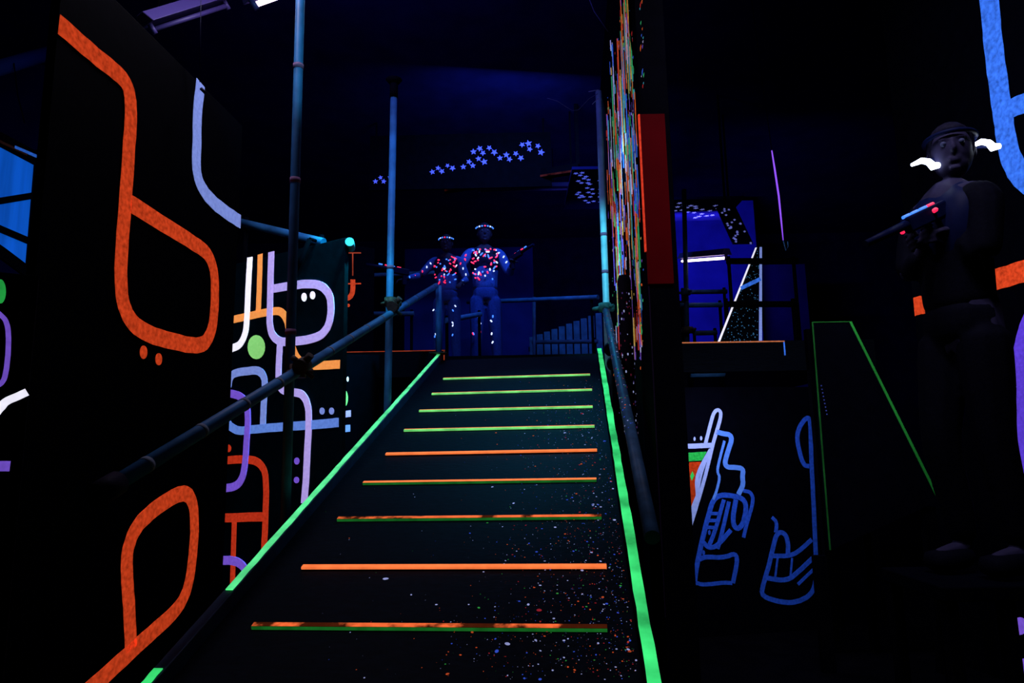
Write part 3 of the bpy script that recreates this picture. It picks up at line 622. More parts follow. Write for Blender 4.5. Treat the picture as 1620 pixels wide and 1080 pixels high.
# ceiling board with flattened stars by the third pole
def starceil(label, pts, zz, r, px0, px1, py0, py1, mt):
    """horizontal board hung below the ceiling, stars on its underside"""
    def hh(px, py):
        d = ray(px, py); k = (zz - CAM.z) / d.z; return CAM + d * k
    cs = [hh(px0, py0), hh(px1, py0), hh(px1, py1), hh(px0, py1)]
    t = thing('star_covered_beam', sum(cs, Vector()) / 4, label, 'star board')
    xs = [c.x for c in cs]; ys = [c.y for c in cs]
    bm = bmesh.new(); box(bm, (min(xs), min(ys), zz), (max(xs), max(ys), zz + .03)); build('board', bm, CEIL, t)
    for hx in (min(xs) + .05, max(xs) - .05):
        bm = bmesh.new(); box(bm, (hx - .01, sum(ys) / 4, zz + .03), (hx + .01, sum(ys) / 4 + .02, ZC)); build('hanger', bm, BLACK, t)
    for x, y in pts:
        bm = bmesh.new(); c = hh(x, y) - Vector((0, 0, .0006)); starbm(bm, c, Vector((1, 0, 0)), Vector((0, 1, 0)), r, random.uniform(0, 1.2)); build('star', bm, mt, t)
starceil('dark ceiling board with a curl of small blue stars left of the cyan pole',
         [(911, 274), (921, 273), (918, 277), (927, 279), (924, 282), (931, 284), (915, 286), (920, 289), (930, 289), (933, 291), (929, 297), (937, 299), (931, 304), (938, 306), (916, 304), (913, 307), (920, 309), (923, 311), (917, 312), (934, 311), (926, 317), (931, 320), (939, 318), (950, 299), (950, 305), (949, 311), (949, 285), (950, 319)], 3.95, .028, 905, 962, 268, 330, STARM)
starceil('dark ceiling board with rows of small violet stars right of the dark red post',
         [(1075, 321), (1072, 327), (1068, 333), (1079, 332), (1082, 325), (1087, 328), (1093, 325), (1088, 335), (1101, 329), (1098, 336), (1111, 331), (1106, 342), (1110, 338), (1118, 341), (1123, 333), (1127, 340), (1132, 325), (1136, 329), (1140, 333), (1100, 326), (1100, 344)], 3.75, .03, 1062, 1146, 316, 348, STAR2)
# sloping strip with a second run of violet stars
a, b = P(1148, 325, 7.4), P(1176, 385, 7.0)
t = thing('star_covered_beam', a.lerp(b, .5), 'sloping dark strip speckled with violet stars right of the tube light', 'star board')
dx = Vector((.10, 0, 0)); bm = bmesh.new(); solid(bm, [a - dx, a + dx, b + dx, b - dx] + [q + Vector((0, .03, 0)) for q in (a - dx, a + dx, b + dx, b - dx)]); build('board', bm, CEIL, t)
bm = bmesh.new(); box(bm, (a.x - .01, a.y + .01, a.z - .02), (a.x + .01, a.y + .028, ZC)); build('hanger', bm, BLACK, t)
random.seed(9)
for k in range(26):
    f_ = random.random(); c = a.lerp(b, f_) + Vector((random.uniform(-.075, .075), -.001, 0)); bm = bmesh.new(); starbm(bm, c, Vector((1, 0, 0)), Vector((0, 0, 1)), .016, random.random()); build('star', bm, STAR2, t)

# ------------------------------------------------------------------ fluorescent lights
TUBEM = glow('blacklight_tube', (1.0, .75, 1.0), 6)
HOUS = mat('white_enamel_housing', (.05, .035, .16), .45, spec=.4)
def batten(a, b, label, tubes=True, on=True, w=.09, hang=True):
    a, b = Vector(a), Vector(b); d = (b - a).normalized(); sd = d.cross(Vector((0, 0, 1))).normalized(); up = sd.cross(d)
    t = thing('fluorescent_light', a.lerp(b, .5), label, 'light')
    bm = bmesh.new()
    solid(bm, [a - sd * w, a + sd * w, b + sd * w, b - sd * w, a - sd * w * .45 + up * .06, a + sd * w * .45 + up * .06, b + sd * w * .45 + up * .06, b - sd * w * .45 + up * .06]); build('housing', bm, HOUS, t, bevel=.004)
    bm = bmesh.new(); tube(bm, [a + d * .03 - up * .028, b - d * .03 - up * .028], .013, 12); build('tube', bm, TUBEM if on else HOUS, t)
    for q in (a + d * .02, b - d * .02):
        bm = bmesh.new(); tube(bm, [q - up * .05, q], .014, 8); build('lamp_holder', bm, HOUS, t)
    if hang:
        for q in (a.lerp(b, .2), a.lerp(b, .8)):
            bm = bmesh.new(); tube(bm, [q + up * .05, Vector((q.x, q.y, ZC))], .004, 6); build('hanger', bm, BLACK, t)
    return t
batten(P(232, 40, 3.6), P(358, 0, 4.0), 'unlit fluorescent batten hanging above the big orange lettered panel', on=False, w=.07)
q0, q1 = P(392, 1, 3.4), P(470, -26, 3.6)
batten(q0, q1, 'glowing blacklight tube at the top edge beside the nearest pole', w=.05)
batten((.6, 1.3, 3.68), (1.4, 2.1, 3.68), 'added batten out of view over the foot of the ramp')  # unseen fitting added to go with the right panel fill lamp
batten(P(1078, 409, 7.6), P(1150, 403, 6.4), 'white glowing fluorescent tube in front of the blue partition', w=.05, on=True, hang=False)
batten((-.4, 8.4, 4.38), (.8, 8.4, 4.38), 'blacklight batten high over the landing', w=.05, on=False)
bm = bmesh.new(); tube(bm, [P(318, -8, 2.93), P(317, 60, 2.93), P(316, 130, 2.93)], .0016, 6); tube(bm, [P(318, 140, 2.9), P(325, 147, 2.9)], .007, 8)
tag(build('hanging_cord', bm, mat('dark_blue_cord', (.01, .012, .05), .6)), 'thin cord holding up the top corner of the big lettered panel', 'cord')
# purple rod
t = thing('light_rod', P(1232, 310, 4.4), 'thin bowed purple light rod hanging right of the steep board', 'light')
bm = bmesh.new(); tube(bm, [P(1221, 238, 4.4), P(1226, 270, 4.4), P(1232, 310, 4.4), P(1236, 350, 4.4), P(1239, 380, 4.4)], [.004, .006, .006, .005, .003], 8); build('glow_tube', bm, glow('purple_glow', (.25, .06, .9), 1.1), t)
bm = bmesh.new(); tube(bm, [P(1239, 380, 4.4), P(1243, 396, 4.4), P(1247, 390, 4.4), P(1246, 382, 4.4)], .003, 6); build('hook', bm, STEEL, t)
q = P(1221, 238, 4.4); bm = bmesh.new(); tube(bm, [q, Vector((q.x - .1, q.y, ZC))], .002, 6); build('cord', bm, BLACK, t)

# ------------------------------------------------------------------ left window
PLW = Plane(P(20, 330, 5.2), hdir(1500))
t = thing('window_panel', PLW.at(0, -1), 'blue glowing window with dark bars at the far left edge', 'window')
wp = [(-40, 215), (0, 232), (58, 262), (44, 424), (0, 390), (-40, 360)]
bm = bmesh.new(); cs = [PLW.hit(*q) for q in wp]; f1 = [bm.verts.new(c) for c in cs]; f2 = [bm.verts.new(c - PLW.n * .02) for c in cs]; bm.faces.new(f1); bm.faces.new(f2[::-1])
for i in range(6): bm.faces.new((f1[i], f2[i], f2[(i + 1) % 6], f1[(i + 1) % 6]))
build('window_pane', bm, mat('blue_lit_glass', (.02, .10, .5), .3, emit=(.002, .10, .60), es=.75, noise=.5, nscale=3, stretch=(3, 3, .2)), t)
for pts, w in (([(-40, 325), (57, 309)], .045), ([(-40, 345), (0, 363), (52, 385)], .045), ([(-40, 203), (0, 222), (60, 254)], .10), ([(-40, 372), (0, 400), (46, 434)], .08), ([(62, 240), (45, 440)], .06)):
    bm = bmesh.new(); stroke(bm, PLW, pts, w, it=0, t=.03); build('window_bar', bm, BLACK, t)
bm = bmesh.new(); stroke(bm, PLW, [(20, 234), (55, 249)], .022, it=0, t=.036); build('window_trim', bm, fluo('blue_trim', (.03, .16, .7), .5), t)
bm = bmesh.new(); stroke(bm, PLW, [(-40, 208), (0, 227), (40, 246)], .02, it=0, t=.034); build('window_trim', bm, mat('brown_trim', (.12, .04, .02), .6), t)
for s_ in (PLW.st(62, 300).x, PLW.st(-60, 300).x):
    bm = bmesh.new(); pbox(bm, PLW, s_ - .03, s_ + .03, -PLW.O.z, PLW.st(60, 255).y, -.05, -.021); build('window_post', bm, BLACK, t)
a, b = P(-30, 116, 5.0), P(78, 84, 5.6)
bm = bmesh.new(); tube(bm, [a, b], .055, 12); tag(build('ceiling_duct', bm, mat('blue_duct', (.01, .045, .20), .6)), 'dim blue duct above the window at far left', 'duct')
bm = bmesh.new(); tube(bm, [P(22, 100, 5.2), P(28, 150, 5.2), P(39, 195, 5.2)], .004, 6); tag(build('hanging_cord', bm, BLACK), 'thin dark cord dangling below the blue duct', 'cord')

# ------------------------------------------------------------------ steep board with white edges on the right deck
B = [P(1134, 541, 5.0), P(1206, 540, 5.0), P(1206, 390, 6.6), P(1196, 390, 6.6)]
t = thing('steep_board', (B[0] + B[1]) / 2, 'steep black board with white glowing edges standing on the right deck', 'board')
bm = bmesh.new(); solid(bm, B + [q + Vector((0, .03, -.02)) for q in B]); build('board', bm, PLY, t)
for p_, q_, w0, w1, mt, lab in ((P(1137, 541, 4.985), P(1196, 392, 6.57), .016, .016, WHITE, 'white edge strip'), (P(1203, 539, 4.985), P(1203.5, 391, 6.57), .022, .022, PALE, 'pale blue edge strip')):
    bm = bmesh.new(); ex = Vector((w0 / 2, 0, 0)); d = Vector((0, -.003, .002)); solid(bm, [p_ - ex, p_ + ex, q_ + ex, q_ - ex] + [c + d for c in (p_ - ex, p_ + ex, q_ + ex, q_ - ex)]); build('edge_strip', bm, mt, t)['label'] = lab
bm = bmesh.new(); random.seed(13)
for k in range(150):
    u, w = random.random() ** 1.5, random.random(); c = (B[0].lerp(B[3], u)).lerp(B[1].lerp(B[2], u), w * .8 + .1) + Vector((0, -.003, .003)); r = random.uniform(.002, .005)
    bm.faces.new([bm.verts.new(c + Vector((r * math.cos(q), 0, r * math.sin(q)))) for q in [2 * math.pi * i / 6 for i in range(6)]]).material_index = 0
o = build('paint_splatter', bm, fluo('splatter_teal', (.05, .2, .4), .5), t); o['kind'] = 'stuff'
bm = bmesh.new(); stroke(bm, Plane(P(1185, 445, 5.6), (1, 0, 0)), [(1172, 456), (1203, 441)], .03, it=0); build('cross_strip', bm, SKY, t)

# ------------------------------------------------------------------ slide with green edges
G = [P(1285, 510, 3.95), P(1345, 509, 3.95), P(1486, 792, 3.45), P(1313, 870, 3.45)]
t = thing('green_edged_slide', Vector((G[3].x, G[3].y, 0)), 'dark sloping board outlined by thin green edges, right of the deck', 'board')
n_ = (G[1] - G[0]).cross(G[3] - G[0]).normalized()
if n_.dot(CAM - G[0]) < 0: n_ = -n_
bm = bmesh.new(); solid(bm, G + [q - n_ * .03 for q in G]); build('board', bm, PANEL, t)
for i, j, w, mt in ((0, 1, .006, DIMG), (1, 2, .014, fluo('green_slide_edge', (.03, .45, .05), .02, .3, 5)), (0, 3, .008, DIMG)):
    a, b = G[i] + n_ * .001, G[j] + n_ * .001; sd = (b - a).normalized().cross(n_) * w / 2
    bm = bmesh.new(); solid(bm, [a - sd, a + sd, b + sd, b - sd] + [q + n_ * .003 for q in (a - sd, a + sd, b + sd, b - sd)]); build('edge_strip', bm, mt, t)['label'] = 'thin green edge'
for q in (G[2], G[3]):
    bm = bmesh.new(); box(bm, (q.x - .03 - .04, q.y + .02, 0), (q.x - .01, q.y + .06, q.z - .03)); build('leg', bm, BLACK, t)
for q in (G[0], G[1]):
    bm = bmesh.new(); box(bm, (q.x - .02, q.y + .04, 0), (q.x + .02, q.y + .08, q.z - .03)); build('leg', bm, BLACK, t)
bm = bmesh.new()
for k in range(9):
    c = P(1297 + k * 1.1, 612 + k * 5.6, 3.72); bmesh.ops.create_icosphere(bm, subdivisions=1, radius=.004, matrix=Matrix.Translation(c + n_ * .02))
tag(build('bead_chain', bm, fluo('blue_bead', (.04, .06, .3), .5)), 'short chain of tiny blue beads hanging at the green edged board', 'bead chain')

# ------------------------------------------------------------------ players
SKIN = mat('skin', (.022, .020, .05), .6, noise=.1, nscale=30)
HAIR = mat('dark_hair', (.008, .008, .02), .7, noise=.4, nscale=80, bump=.5, stretch=(1, 1, .2))
DARKCL = mat('dark_clothing', (.0012, .0015, .006), .8, noise=.3, nscale=90, bump=.3)
BLUECL = mat('blue_lit_shirt_cloth', (.03, .09, .40), .85, noise=.3, nscale=60, bump=.3)  # blue glow on the landing players put into the shirt colour
BLUETR = mat('blue_lit_trouser_cloth', (.018, .05, .26), .85, noise=.3, nscale=60, bump=.3)  # same blue glow put into the trouser colour
VESTM = mat('laser_vest_shell', (.003, .006, .035), .5, noise=.2, nscale=30)
LEDS = [glow('led_red', (1, .015, .08), 1.4), glow('led_blue', (.04, .2, 1), 1.5), glow('led_white', (.5, .6, 1), 1.6)]
def skinmesh(nodes, edges, sub=1):
    names = list(nodes); me = bpy.data.meshes.new('tmp')
    me.from_pydata([nodes[n][0] for n in names], [(names.index(a), names.index(b)) for a, b in edges], [])
    o = bpy.data.objects.new('tmp', me); COL.objects.link(o)
    sk = o.modifiers.new('s', 'SKIN'); sk.use_smooth_shade = True
    for i, n in enumerate(names):
        r = nodes[n][1]; me.skin_vertices[0].data[i].radius = r if isinstance(r, tuple) else (r, r)
    me.skin_vertices[0].data[0].use_root = True
    if sub: s = o.modifiers.new('u', 'SUBSURF'); s.levels = sub; s.render_levels = sub
    dg = bpy.context.evaluated_depsgraph_get(); ev = o.evaluated_get(dg); out = bpy.data.meshes.new_from_object(ev)
    bpy.data.objects.remove(o); return out
def addmesh(bm, me, mx=None):
    if mx: me.transform(mx)
    bm.from_mesh(me)
def ball(bm, c, r, sc=(1, 1, 1), rot=None, sub=3):
    mx = Matrix.Translation(c) @ (rot.to_4x4() if rot else Matrix()) @ Matrix.Diagonal((*sc, 1)); bmesh.ops.create_icosphere(bm, subdivisions=sub, radius=r, matrix=mx)
def arm_chain(sh, el, wr):
    return sh, el, wr
def hand(bm, wr, direc, palmn, curl=.6, s=1.0):
    """palm with five separate bent fingers; direc points from wrist to knuckles"""
    d = Vector(direc).normalized(); n = Vector(palmn); n = (n - d * n.dot(d)).normalized(); sdv = d.cross(n)
    nodes = {'w': (wr, .024 * s), 'p': (wr + d * .05 * s, (.034 * s, .018 * s)), 'k': (wr + d * .085 * s, (.034 * s, .015 * s))}
    addmesh(bm, skinmesh(nodes, [('w', 'p'), ('p', 'k')]))
    for k, (off, L) in enumerate(((-.030, .062), (-.010, .075), (.010, .080), (.030, .070))):
        b0 = wr + d * .078 * s + sdv * off * s; a1_ = curl; p1_ = b0 + (d * math.cos(a1_ * .5) + n * math.sin(a1_ * .5)) * L * .45 * s
        p2_ = p1_ + (d * math.cos(a1_ * 1.5) + n * math.sin(a1_ * 1.5)) * L * .32 * s; p3_ = p2_ + (d * math.cos(a1_ * 2.4) + n * math.sin(a1_ * 2.4)) * L * .25 * s
        addmesh(bm, skinmesh({'a': (b0, .0092 * s), 'b': (p1_, .0085 * s), 'c': (p2_, .008 * s), 'd': (p3_, .0065 * s)}, [('a', 'b'), ('b', 'c'), ('c', 'd')]))
    b0 = wr + d * .03 * s + sdv * .03 * s; p1_ = b0 + (d * .6 + sdv * .7 + n * .3) * .035 * s; p2_ = p1_ + (d * .9 + n * .5) * .03 * s
    addmesh(bm, skinmesh({'a': (b0, .012 * s), 'b': (p1_, .010 * s), 'c': (p2_, .008 * s)}, [('a', 'b'), ('b', 'c')]))
def person(loc, yaw, ht, label, pose, cloth, trouser, lights, headlook=0.0, shoulder_lamps=False, group=None):
    """figure facing local -Y; pose gives elbows, wrists, knees, ankles in metres for a 1.7 m body"""
    root = thing('person', (0, 0, 0), label, 'person', group)
    J = dict(pelvis=Vector((0, 0, .93)), waist=Vector((0, .005, 1.08)), chest=Vector((0, .0, 1.27)), nb=Vector((0, .01, 1.41)), neck=Vector((0, 0, 1.49)))
    for s_, n in ((-1, 'L'), (1, 'R')):
        J['sh' + n] = Vector((s_ * .165, .005, 1.385)); J['hip' + n] = Vector((s_ * .085, 0, .87))
    J.update({k: Vector(v_) for k, v_ in pose.items() if k[:2] not in ('hd', 'pn')})
    R = dict(pelvis=(.135, .10), waist=(.12, .085), chest=(.15, .10), nb=(.085, .06), neck=.052, shL=.055, shR=.055, hipL=.085, hipR=.085, elL=.04, elR=.04, wrL=.026, wrR=.026, knL=.056, knR=.056, anL=.036, anR=.036, toL=(.04, .025), toR=(.04, .025))
    E = [('pelvis', 'waist'), ('waist', 'chest'), ('chest', 'nb'), ('nb', 'neck')]
    for n in 'LR': E += [('nb', 'sh' + n), ('sh' + n, 'el' + n), ('el' + n, 'wr' + n), ('pelvis', 'hip' + n), ('hip' + n, 'kn' + n), ('kn' + n, 'an' + n), ('an' + n, 'to' + n)]
    for n in 'LR': J['to' + n] = J['an' + n] + Vector((0, -.15, -.045))
    def sub(keys, edges, grow=0): return skinmesh({k: (J[k], tuple((x + grow) for x in (R[k] if isinstance(R[k], tuple) else (R[k], R[k])))) for k in keys}, edges)
    keys = list(dict.fromkeys(['pelvis'] + [x for e in E for x in e]))
    bm = bmesh.new(); addmesh(bm, sub(keys, E))
    hc = J['neck'] + Vector((0, -.015, .11)); hr_ = Matrix.Rotation(headlook, 3, 'Z')
    h0 = len(bm.verts)
    def hp(x, y, z): return hc + hr_ @ Vector((x, y, z))
    ball(bm, hc, 1, (.074, .092, .108), hr_); ball(bm, hp(0, -.022, -.055), 1, (.055, .062, .058), hr_)      # skull, jaw
    ball(bm, hp(0, -.096, -.012), 1, (.011, .016, .022), hr_, 2); ball(bm, hp(0, -.092, .010), 1, (.008, .010, .022), hr_, 2)   # nose
    ball(bm, hp(0, -.084, -.048), 1, (.024, .010, .006), hr_, 2); ball(bm, hp(0, -.083, -.060), 1, (.020, .010, .007), hr_, 2)  # lips
    ball(bm, hp(0, -.078, -.088), 1, (.020, .014, .013), hr_, 2); ball(bm, hp(0, -.080, .032), 1, (.050, .014, .008), hr_, 2)   # chin, brow
    for s_ in (-1, 1): ball(bm, hp(s_ * .076, .008, -.005), 1, (.010, .018, .030), hr_, 2)
    for n in 'LR':
        d = (J['wr' + n] - J['el' + n]).normalized(); hand(bm, J['wr' + n] - d * .005, pose.get('hd' + n, d), pose.get('pn' + n, (0, -.3, -1)), 1.0 if 'hd' + n in pose else .55)
    body = build('body', bm, SKIN, root, smooth=True)
    rm = body.modifiers.new('r', 'REMESH'); rm.mode = 'VOXEL'; rm.voxel_size = .0065; rm.use_smooth_shade = True
    sm = body.modifiers.new('s', 'SMOOTH'); sm.iterations = 2; sm.factor = .4
    for s_ in (-1, 1):
        bm = bmesh.new(); ball(bm, hp(s_ * .030, -.083, .012), .011, sub=2); e = build('eye', bm, mat('eye_white', (.05, .06, .12), .4), root, True)
    bm = bmesh.new(); ball(bm, hp(0, .012, .022), 1, (.083, .098, .108), hr_)
    bmesh.ops.delete(bm, geom=[v_ for v_ in bm.verts if (hr_.inverted() @ (v_.co - hc)).y < -.045 and (hr_.inverted() @ (v_.co - hc)).z < .055 or (hr_.inverted() @ (v_.co - hc)).z < -.055], context='VERTS')
    o = build('hair', bm, HAIR, root, True); so = o.modifiers.new('t', 'SOLIDIFY'); so.thickness = .012
    def cloth_piece(name, chains, mt_, vox=.011):
        bm = bmesh.new()
        for ch in chains:
            addmesh(bm, skinmesh({str(i_): (Vector(p_), rr_) for i_, (p_, rr_) in enumerate(ch)}, [(str(i_), str(i_ + 1)) for i_ in range(len(ch) - 1)]))
        o = build(name, bm, mt_, root, True); q_ = o.modifiers.new('r', 'REMESH'); q_.mode = 'VOXEL'; q_.voxel_size = vox; q_.use_smooth_shade = True
        q_ = o.modifiers.new('s', 'SMOOTH'); q_.iterations = 4; return o
    V = Vector
    cloth_piece('shirt', [[(V((0, 0, .90)), (.168, .125)), (V((0, 0, 1.08)), (.145, .108)), (J['chest'], (.172, .122)), (V((0, .005, 1.38)), (.14, .09)), (V((0, .005, 1.43)), (.075, .07))],
        [(V((-.06, .005, 1.39)), .07), (J['shL'], .072), (J['shL'].lerp(J['elL'], .5), .062), (J['elL'], .056)], [(V((.06, .005, 1.39)), .07), (J['shR'], .072), (J['shR'].lerp(J['elR'], .5), .062), (J['elR'], .056)],
        [(J['elL'], .056), (J['elL'].lerp(J['wrL'], .8), .042)], [(J['elR'], .056), (J['elR'].lerp(J['wrR'], .8), .042)]], cloth)
    cloth_piece('trousers', [[(V((0, 0, 1.03)), (.158, .122)), (V((0, 0, .90)), (.165, .122)), (V((0, 0, .82)), (.13, .11))]] +
        [[(J['hip' + n] + V((0, 0, .04)), .098), (J['hip' + n].lerp(J['kn' + n], .4), .094), (J['kn' + n], .072), (J['kn' + n].lerp(J['an' + n], .5), .064), (J['an' + n] + V((0, 0, .0)), .056)] for n in 'LR'], trouser)
    for n in 'LR':
        bm = bmesh.new(); a_ = J['an' + n]; me = skinmesh({'a': (a_ + Vector((0, .03, -.025)), (.046, .042)), 'b': (a_ + Vector((0, -.06, -.042)), (.062, .050)), 'c': (a_ + Vector((0, -.17, -.048)), (.060, .042))}, [('a', 'b'), ('b', 'c')]); addmesh(bm, me); build('shoe', bm, DARKCL, root, True)
    # the vest, a stiff shell round the chest with shoulder yokes
    bm = bmesh.new(); me = skinmesh({'a': (J['waist'] + Vector((0, 0, -.02)), (.145, .115)), 'b': (J['chest'], (.178, .128)), 'c': (J['chest'] + Vector((0, 0, .09)), (.16, .11)), 'l': (Vector((-.13, .0, 1.425)), (.05, .07)), 'r': (Vector((.13, .0, 1.425)), (.05, .07))}, [('a', 'b'), ('b', 'c')] + [('c', 'l'), ('c', 'r')]); addmesh(bm, me)
    vest = build('vest', bm, VESTM, root, True); vest['label'] = 'stiff dark vest with small lights'
    hb = bmesh.new(); pts = [hp(.088 * math.cos(q), .103 * math.sin(q) + .004, .055) for q in [2 * math.pi * i / 24 for i in range(25)]]; tube(hb, pts, .009, 8); band = build('headband', hb, VESTM, root, True)
    random.seed(int(loc[0] * 100) + 3)
    for (c, ax, L, ci, where) in lights:
        bm = bmesh.new(); c = Vector(c); ax = Vector(ax).normalized(); tube(bm, [c - ax * L / 2, c - ax * L * .3, c + ax * L * .3, c + ax * L / 2], [.004, .0085, .0085, .004], 8)
        build('led_light', bm, LEDS[ci], vest if where == 'v' else (band if where == 'h' else root))
    if shoulder_lamps:
        for s_ in (-1, 1):
            bm = bmesh.new(); b0 = Vector((s_ * .175, -.03, 1.47 + s_ * .045)); tube(bm, [b0 + Vector((-.058, -.01, -.012)), b0 + Vector((-.02, -.01, .010)), b0 + Vector((.010, -.01, .006)), b0 + Vector((.030, -.01, -.012)), b0 + Vector((.052, -.01, -.010))], [.008, .013, .014, .017, .010], 12)
            build('shoulder_lamp', bm, glow('shoulder_lamp_glow', (.7, .8, 1.0), 9), vest)['label'] = 'brilliant white curved lamp'
    root.location = loc; root.scale = (ht / 1.7,) * 3; root.rotation_euler = (0, 0, yaw)
    return root
def vest_lights(n, seed, cols=(0, 1, 2), pose=None, arms=True):
    random.seed(seed); out = []
    for k in range(n):
        x = random.uniform(-.14, .14); z = random.uniform(1.06, 1.40); y = -.132 * math.sqrt(max(.05, 1 - (x / .19) ** 2)) - .006 + (.012 if z < 1.12 or z > 1.36 else -.004)
        out.append(((x, y - .004, z), (random.uniform(-1, 1), 0, random.uniform(-1, 1)), random.choice((.02, .03, .045)), random.choices((0, 1, 2), (45, 33, 22))[0], 'v'))
    for k in range(9):
        q = math.pi * (1.08 + k * .105); out.append(((.096 * math.cos(q), -.015 + .112 * math.sin(q) + .004, 1.655), (-math.sin(q), math.cos(q), 0), .02, (1, 1, 2, 1, 0, 1, 2, 1, 1)[k], 'h'))
    if seed in (1, 2):
        for k in range(16 if seed == 2 else 9):
            sx = random.choice((-1, 1)); z = random.uniform(.35, .80); out.append(((sx * .095 + random.uniform(-.05, .05), -.135, z), (random.uniform(-1, 1), 0, 1), .03, random.randrange(3), 'v'))
    if pose and arms:
        for s_ in 'LR':
            a, b = Vector(pose['el' + s_]), Vector(pose['wr' + s_])
            sh = Vector(((-1 if s_ == 'L' else 1) * .165, .005, 1.385))
            for f_ in (.25, .5, .8): c = sh.lerp(a, f_); out.append(((c.x + random.uniform(-.02, .02), c.y - .066, c.z), (random.uniform(-1, 1), 0, 1), .03, random.randrange(3), 'v'))
            for f_ in (.3, .6): c = a.lerp(b, f_); out.append(((c.x, c.y - .042, c.z), (random.uniform(-1, 1), 0, 1), .03, random.randrange(2), 'v'))
    return out
def phaser(loc, d, label, long=1.0, leds=((.0, 0), (.06, 1), (.12, 0), (.18, 1))):
    """toy laser gun: body, barrel, grip, light bars"""
    loc = Vector(loc); d = Vector(d).normalized(); up = Vector((0, 0, 1)); up = (up - d * up.dot(d)).normalized(); sd = d.cross(up)
    t = thing('laser_tag_gun', loc, label, 'toy gun')
    def bx(a0, a1, u0_, u1_, w):
        bm = bmesh.new(); solid(bm, [loc + d * a + up * u + sd * w * s_ for s_ in (-1, 1) for a, u in ((a0, u0_), (a1, u0_), (a1, u1_), (a0, u1_))]); return bm
    build('gun_body', bx(-.08, .13, -.005, .055, .02), VESTM, t, bevel=.008)
    bm = bx(-.06, -.02, -.10, -.006, .015); build('grip', bm, VESTM, t, bevel=.006)
    bm = bmesh.new(); tube(bm, [loc + d * .12 + up * .03, loc + d * (.12 + .22 * long) + up * .03], [.018, .013], 12); build('barrel', bm, VESTM, t)
    for k, (a, ci) in enumerate(leds):
        L = .035 * long; c = loc + d * (.02 + a * long) + up * .058 - sd * 0
        bm = bmesh.new(); tube(bm, [c - d * L / 2, c + d * L / 2], .0065, 8); build('light_bar', bm, LEDS[ci], t)
    return t
# adult on the landing, facing the camera
pa = dict(elL=(-.30, -.10, 1.17), wrL=(-.40, -.28, 1.06), elR=(.27, -.06, 1.13), wrR=(.27, -.30, 1.19), knL=(-.10, -.05, .48), anL=(-.12, .0, .09), knR=(.11, -.02, .48), anR=(.13, .03, .09))
Y = 7.45
def deckpt(px, y): return (CAM.x + ray(px, 500).x / ray(px, 500).y * y, y, DECKZ)
person(deckpt(768, 7.5), .1, 1.72, 'taller person at the ramp head, blue lit clothes, vest of red and blue lights', pa, BLUECL, BLUETR, vest_lights(52, 1, pose=pa))
q = Vector(deckpt(768, 7.5)); phaser(q + Vector((.33, -.40, 1.21)), (.5, -.7, .12), 'laser tag gun in the hand of the taller person on the landing')
pb = dict(elL=(-.32, -.08, 1.18), wrL=(-.50, -.24, 1.10), elR=(.26, .0, 1.12), wrR=(.22, -.22, 1.02), knL=(-.10, -.06, .48), anL=(-.12, .02, .09), knR=(.11, -.02, .48), anR=(.12, .04, .09))
person(deckpt(707, 6.5), -.1, 1.28, 'shorter person beside the post at the ramp head wearing a lit vest', pb, BLUECL, BLUETR, vest_lights(46, 2, pose=pb))
q = Vector(deckpt(707, 6.5)); phaser(q + Vector((-.40, -.26, .85)), (-.8, -.5, .05), 'laser tag gun held out by the shorter person beside the post')
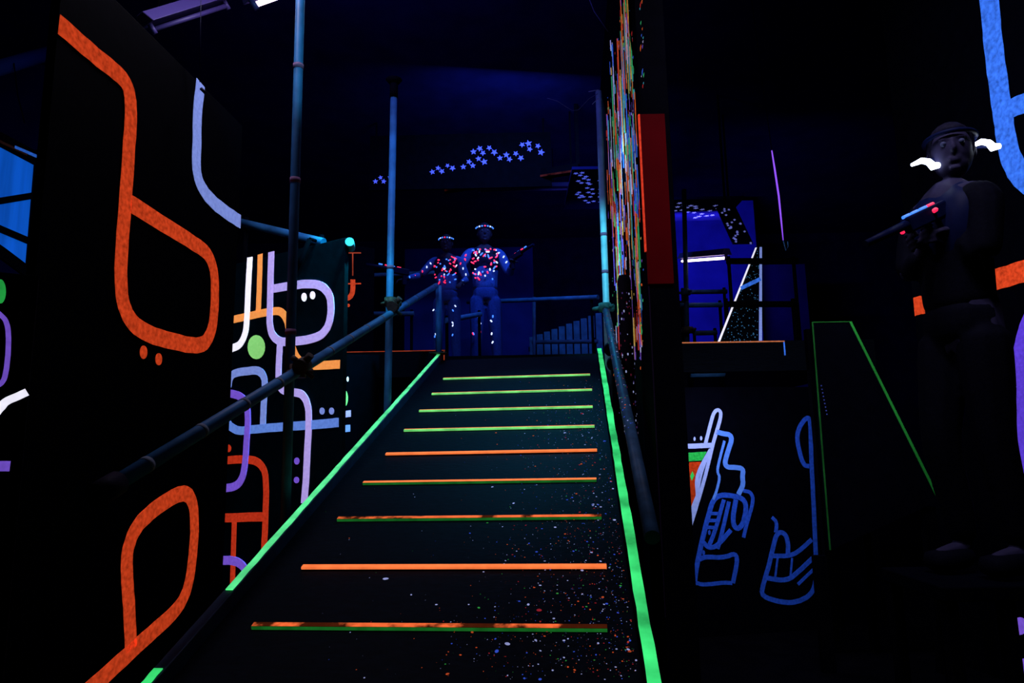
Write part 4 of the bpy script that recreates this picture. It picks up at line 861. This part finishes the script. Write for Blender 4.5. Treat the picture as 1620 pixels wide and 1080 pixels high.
# player in dark clothes by the right hand panel
ZN = 2.75; YAWN = -1.35
hd = P(1514, 243, ZN); zfoot = hd.z - 1.60; ORG = Vector((hd.x - .062, hd.y, zfoot))
inv = (Matrix.Translation(ORG) @ Matrix.Rotation(YAWN, 4, 'Z')).inverted()
gun = P(1476, 349, 2.62); gd = (P(1420, 376, 2.56) - gun).normalized(); gup = Vector((0, 0, 1))
wR = gun - gd * .09 - gup * .065; wL = gun - gd * .01 - gup * .07 + Vector((0, .06, 0))
pn = dict(neck=(.012, .05, 1.49), elL=(-.17, -.06, 1.13), wrL=inv @ wL, elR=(.17, -.04, 1.12), wrR=inv @ wR, hdR=inv.to_3x3() @ (gd + gup * .25), pnR=inv.to_3x3() @ Vector((0, 1, 0)), hdL=inv.to_3x3() @ (gd + gup * .3), pnL=inv.to_3x3() @ Vector((0, -1, .2)),
          knL=(-.08, -.08, .48), anL=(-.08, -.02, .09), knR=(.08, .0, .48), anR=(.08, .06, .09))
nl = [((-.075, -.145, 1.30), (-.6, 0, -.25), .03, 0, 'v'), ((.08, -.145, 1.33), (1, 0, .2), .03, 0, 'v')]
near = person((hd.x - .062, hd.y, zfoot), YAWN, 1.70, 'person in black before the right panel, two brilliant white lamps on the headset', pn, DARKCL, DARKCL, nl, headlook=.85)
band = [c for c in near.children if c.name.startswith('headband')][0]
for px, py in ((1466, 259), (1561, 229)):
    bm = bmesh.new(); zz = ZN - .03; k = 1.0
    pts = [P(px - 24, py + 2, zz), P(px - 8, py - 5, zz), P(px + 3, py - 3, zz), P(px + 10, py + 4, zz), P(px + 20, py + 2, zz)]
    tube(bm, [inv @ q for q in pts], [.006, .0115, .013, .016, .011], 12)
    build('head_lamp', bm, glow('head_lamp_glow', (.7, .8, 1.0), 9), band)['label'] = 'brilliant white curved lamp'
    bm = bmesh.new(); tube(bm, [inv @ P(px, py + 3, zz + .01), inv @ P(1514 + (-22 if px < 1500 else 22), 236, ZN)], .006, 8); build('lamp_arm', bm, VESTM, band)
phaser(gun, gd, 'laser tag gun pointing left from the person in black', 1.0, ((.0, 1), (.045, 1), (-.04, 0), (.09, 1)))
bm = bmesh.new(); box(bm, (hd.x - .36, hd.y - .20, zfoot - .05), (hd.x + .04, hd.y + .20, zfoot))
stg = tag(build('low_stand', bm, PANEL, bevel=.006), 'black low stand under the feet of the person in black', 'platform')
for x in (hd.x - .33, hd.x - .14):
    for y in (hd.y - .17, hd.y + .17):
        bm = bmesh.new(); box(bm, (x - .02, y - .02, 0), (x + .02, y + .02, zfoot - .05)); build('leg', bm, BLACK, stg)
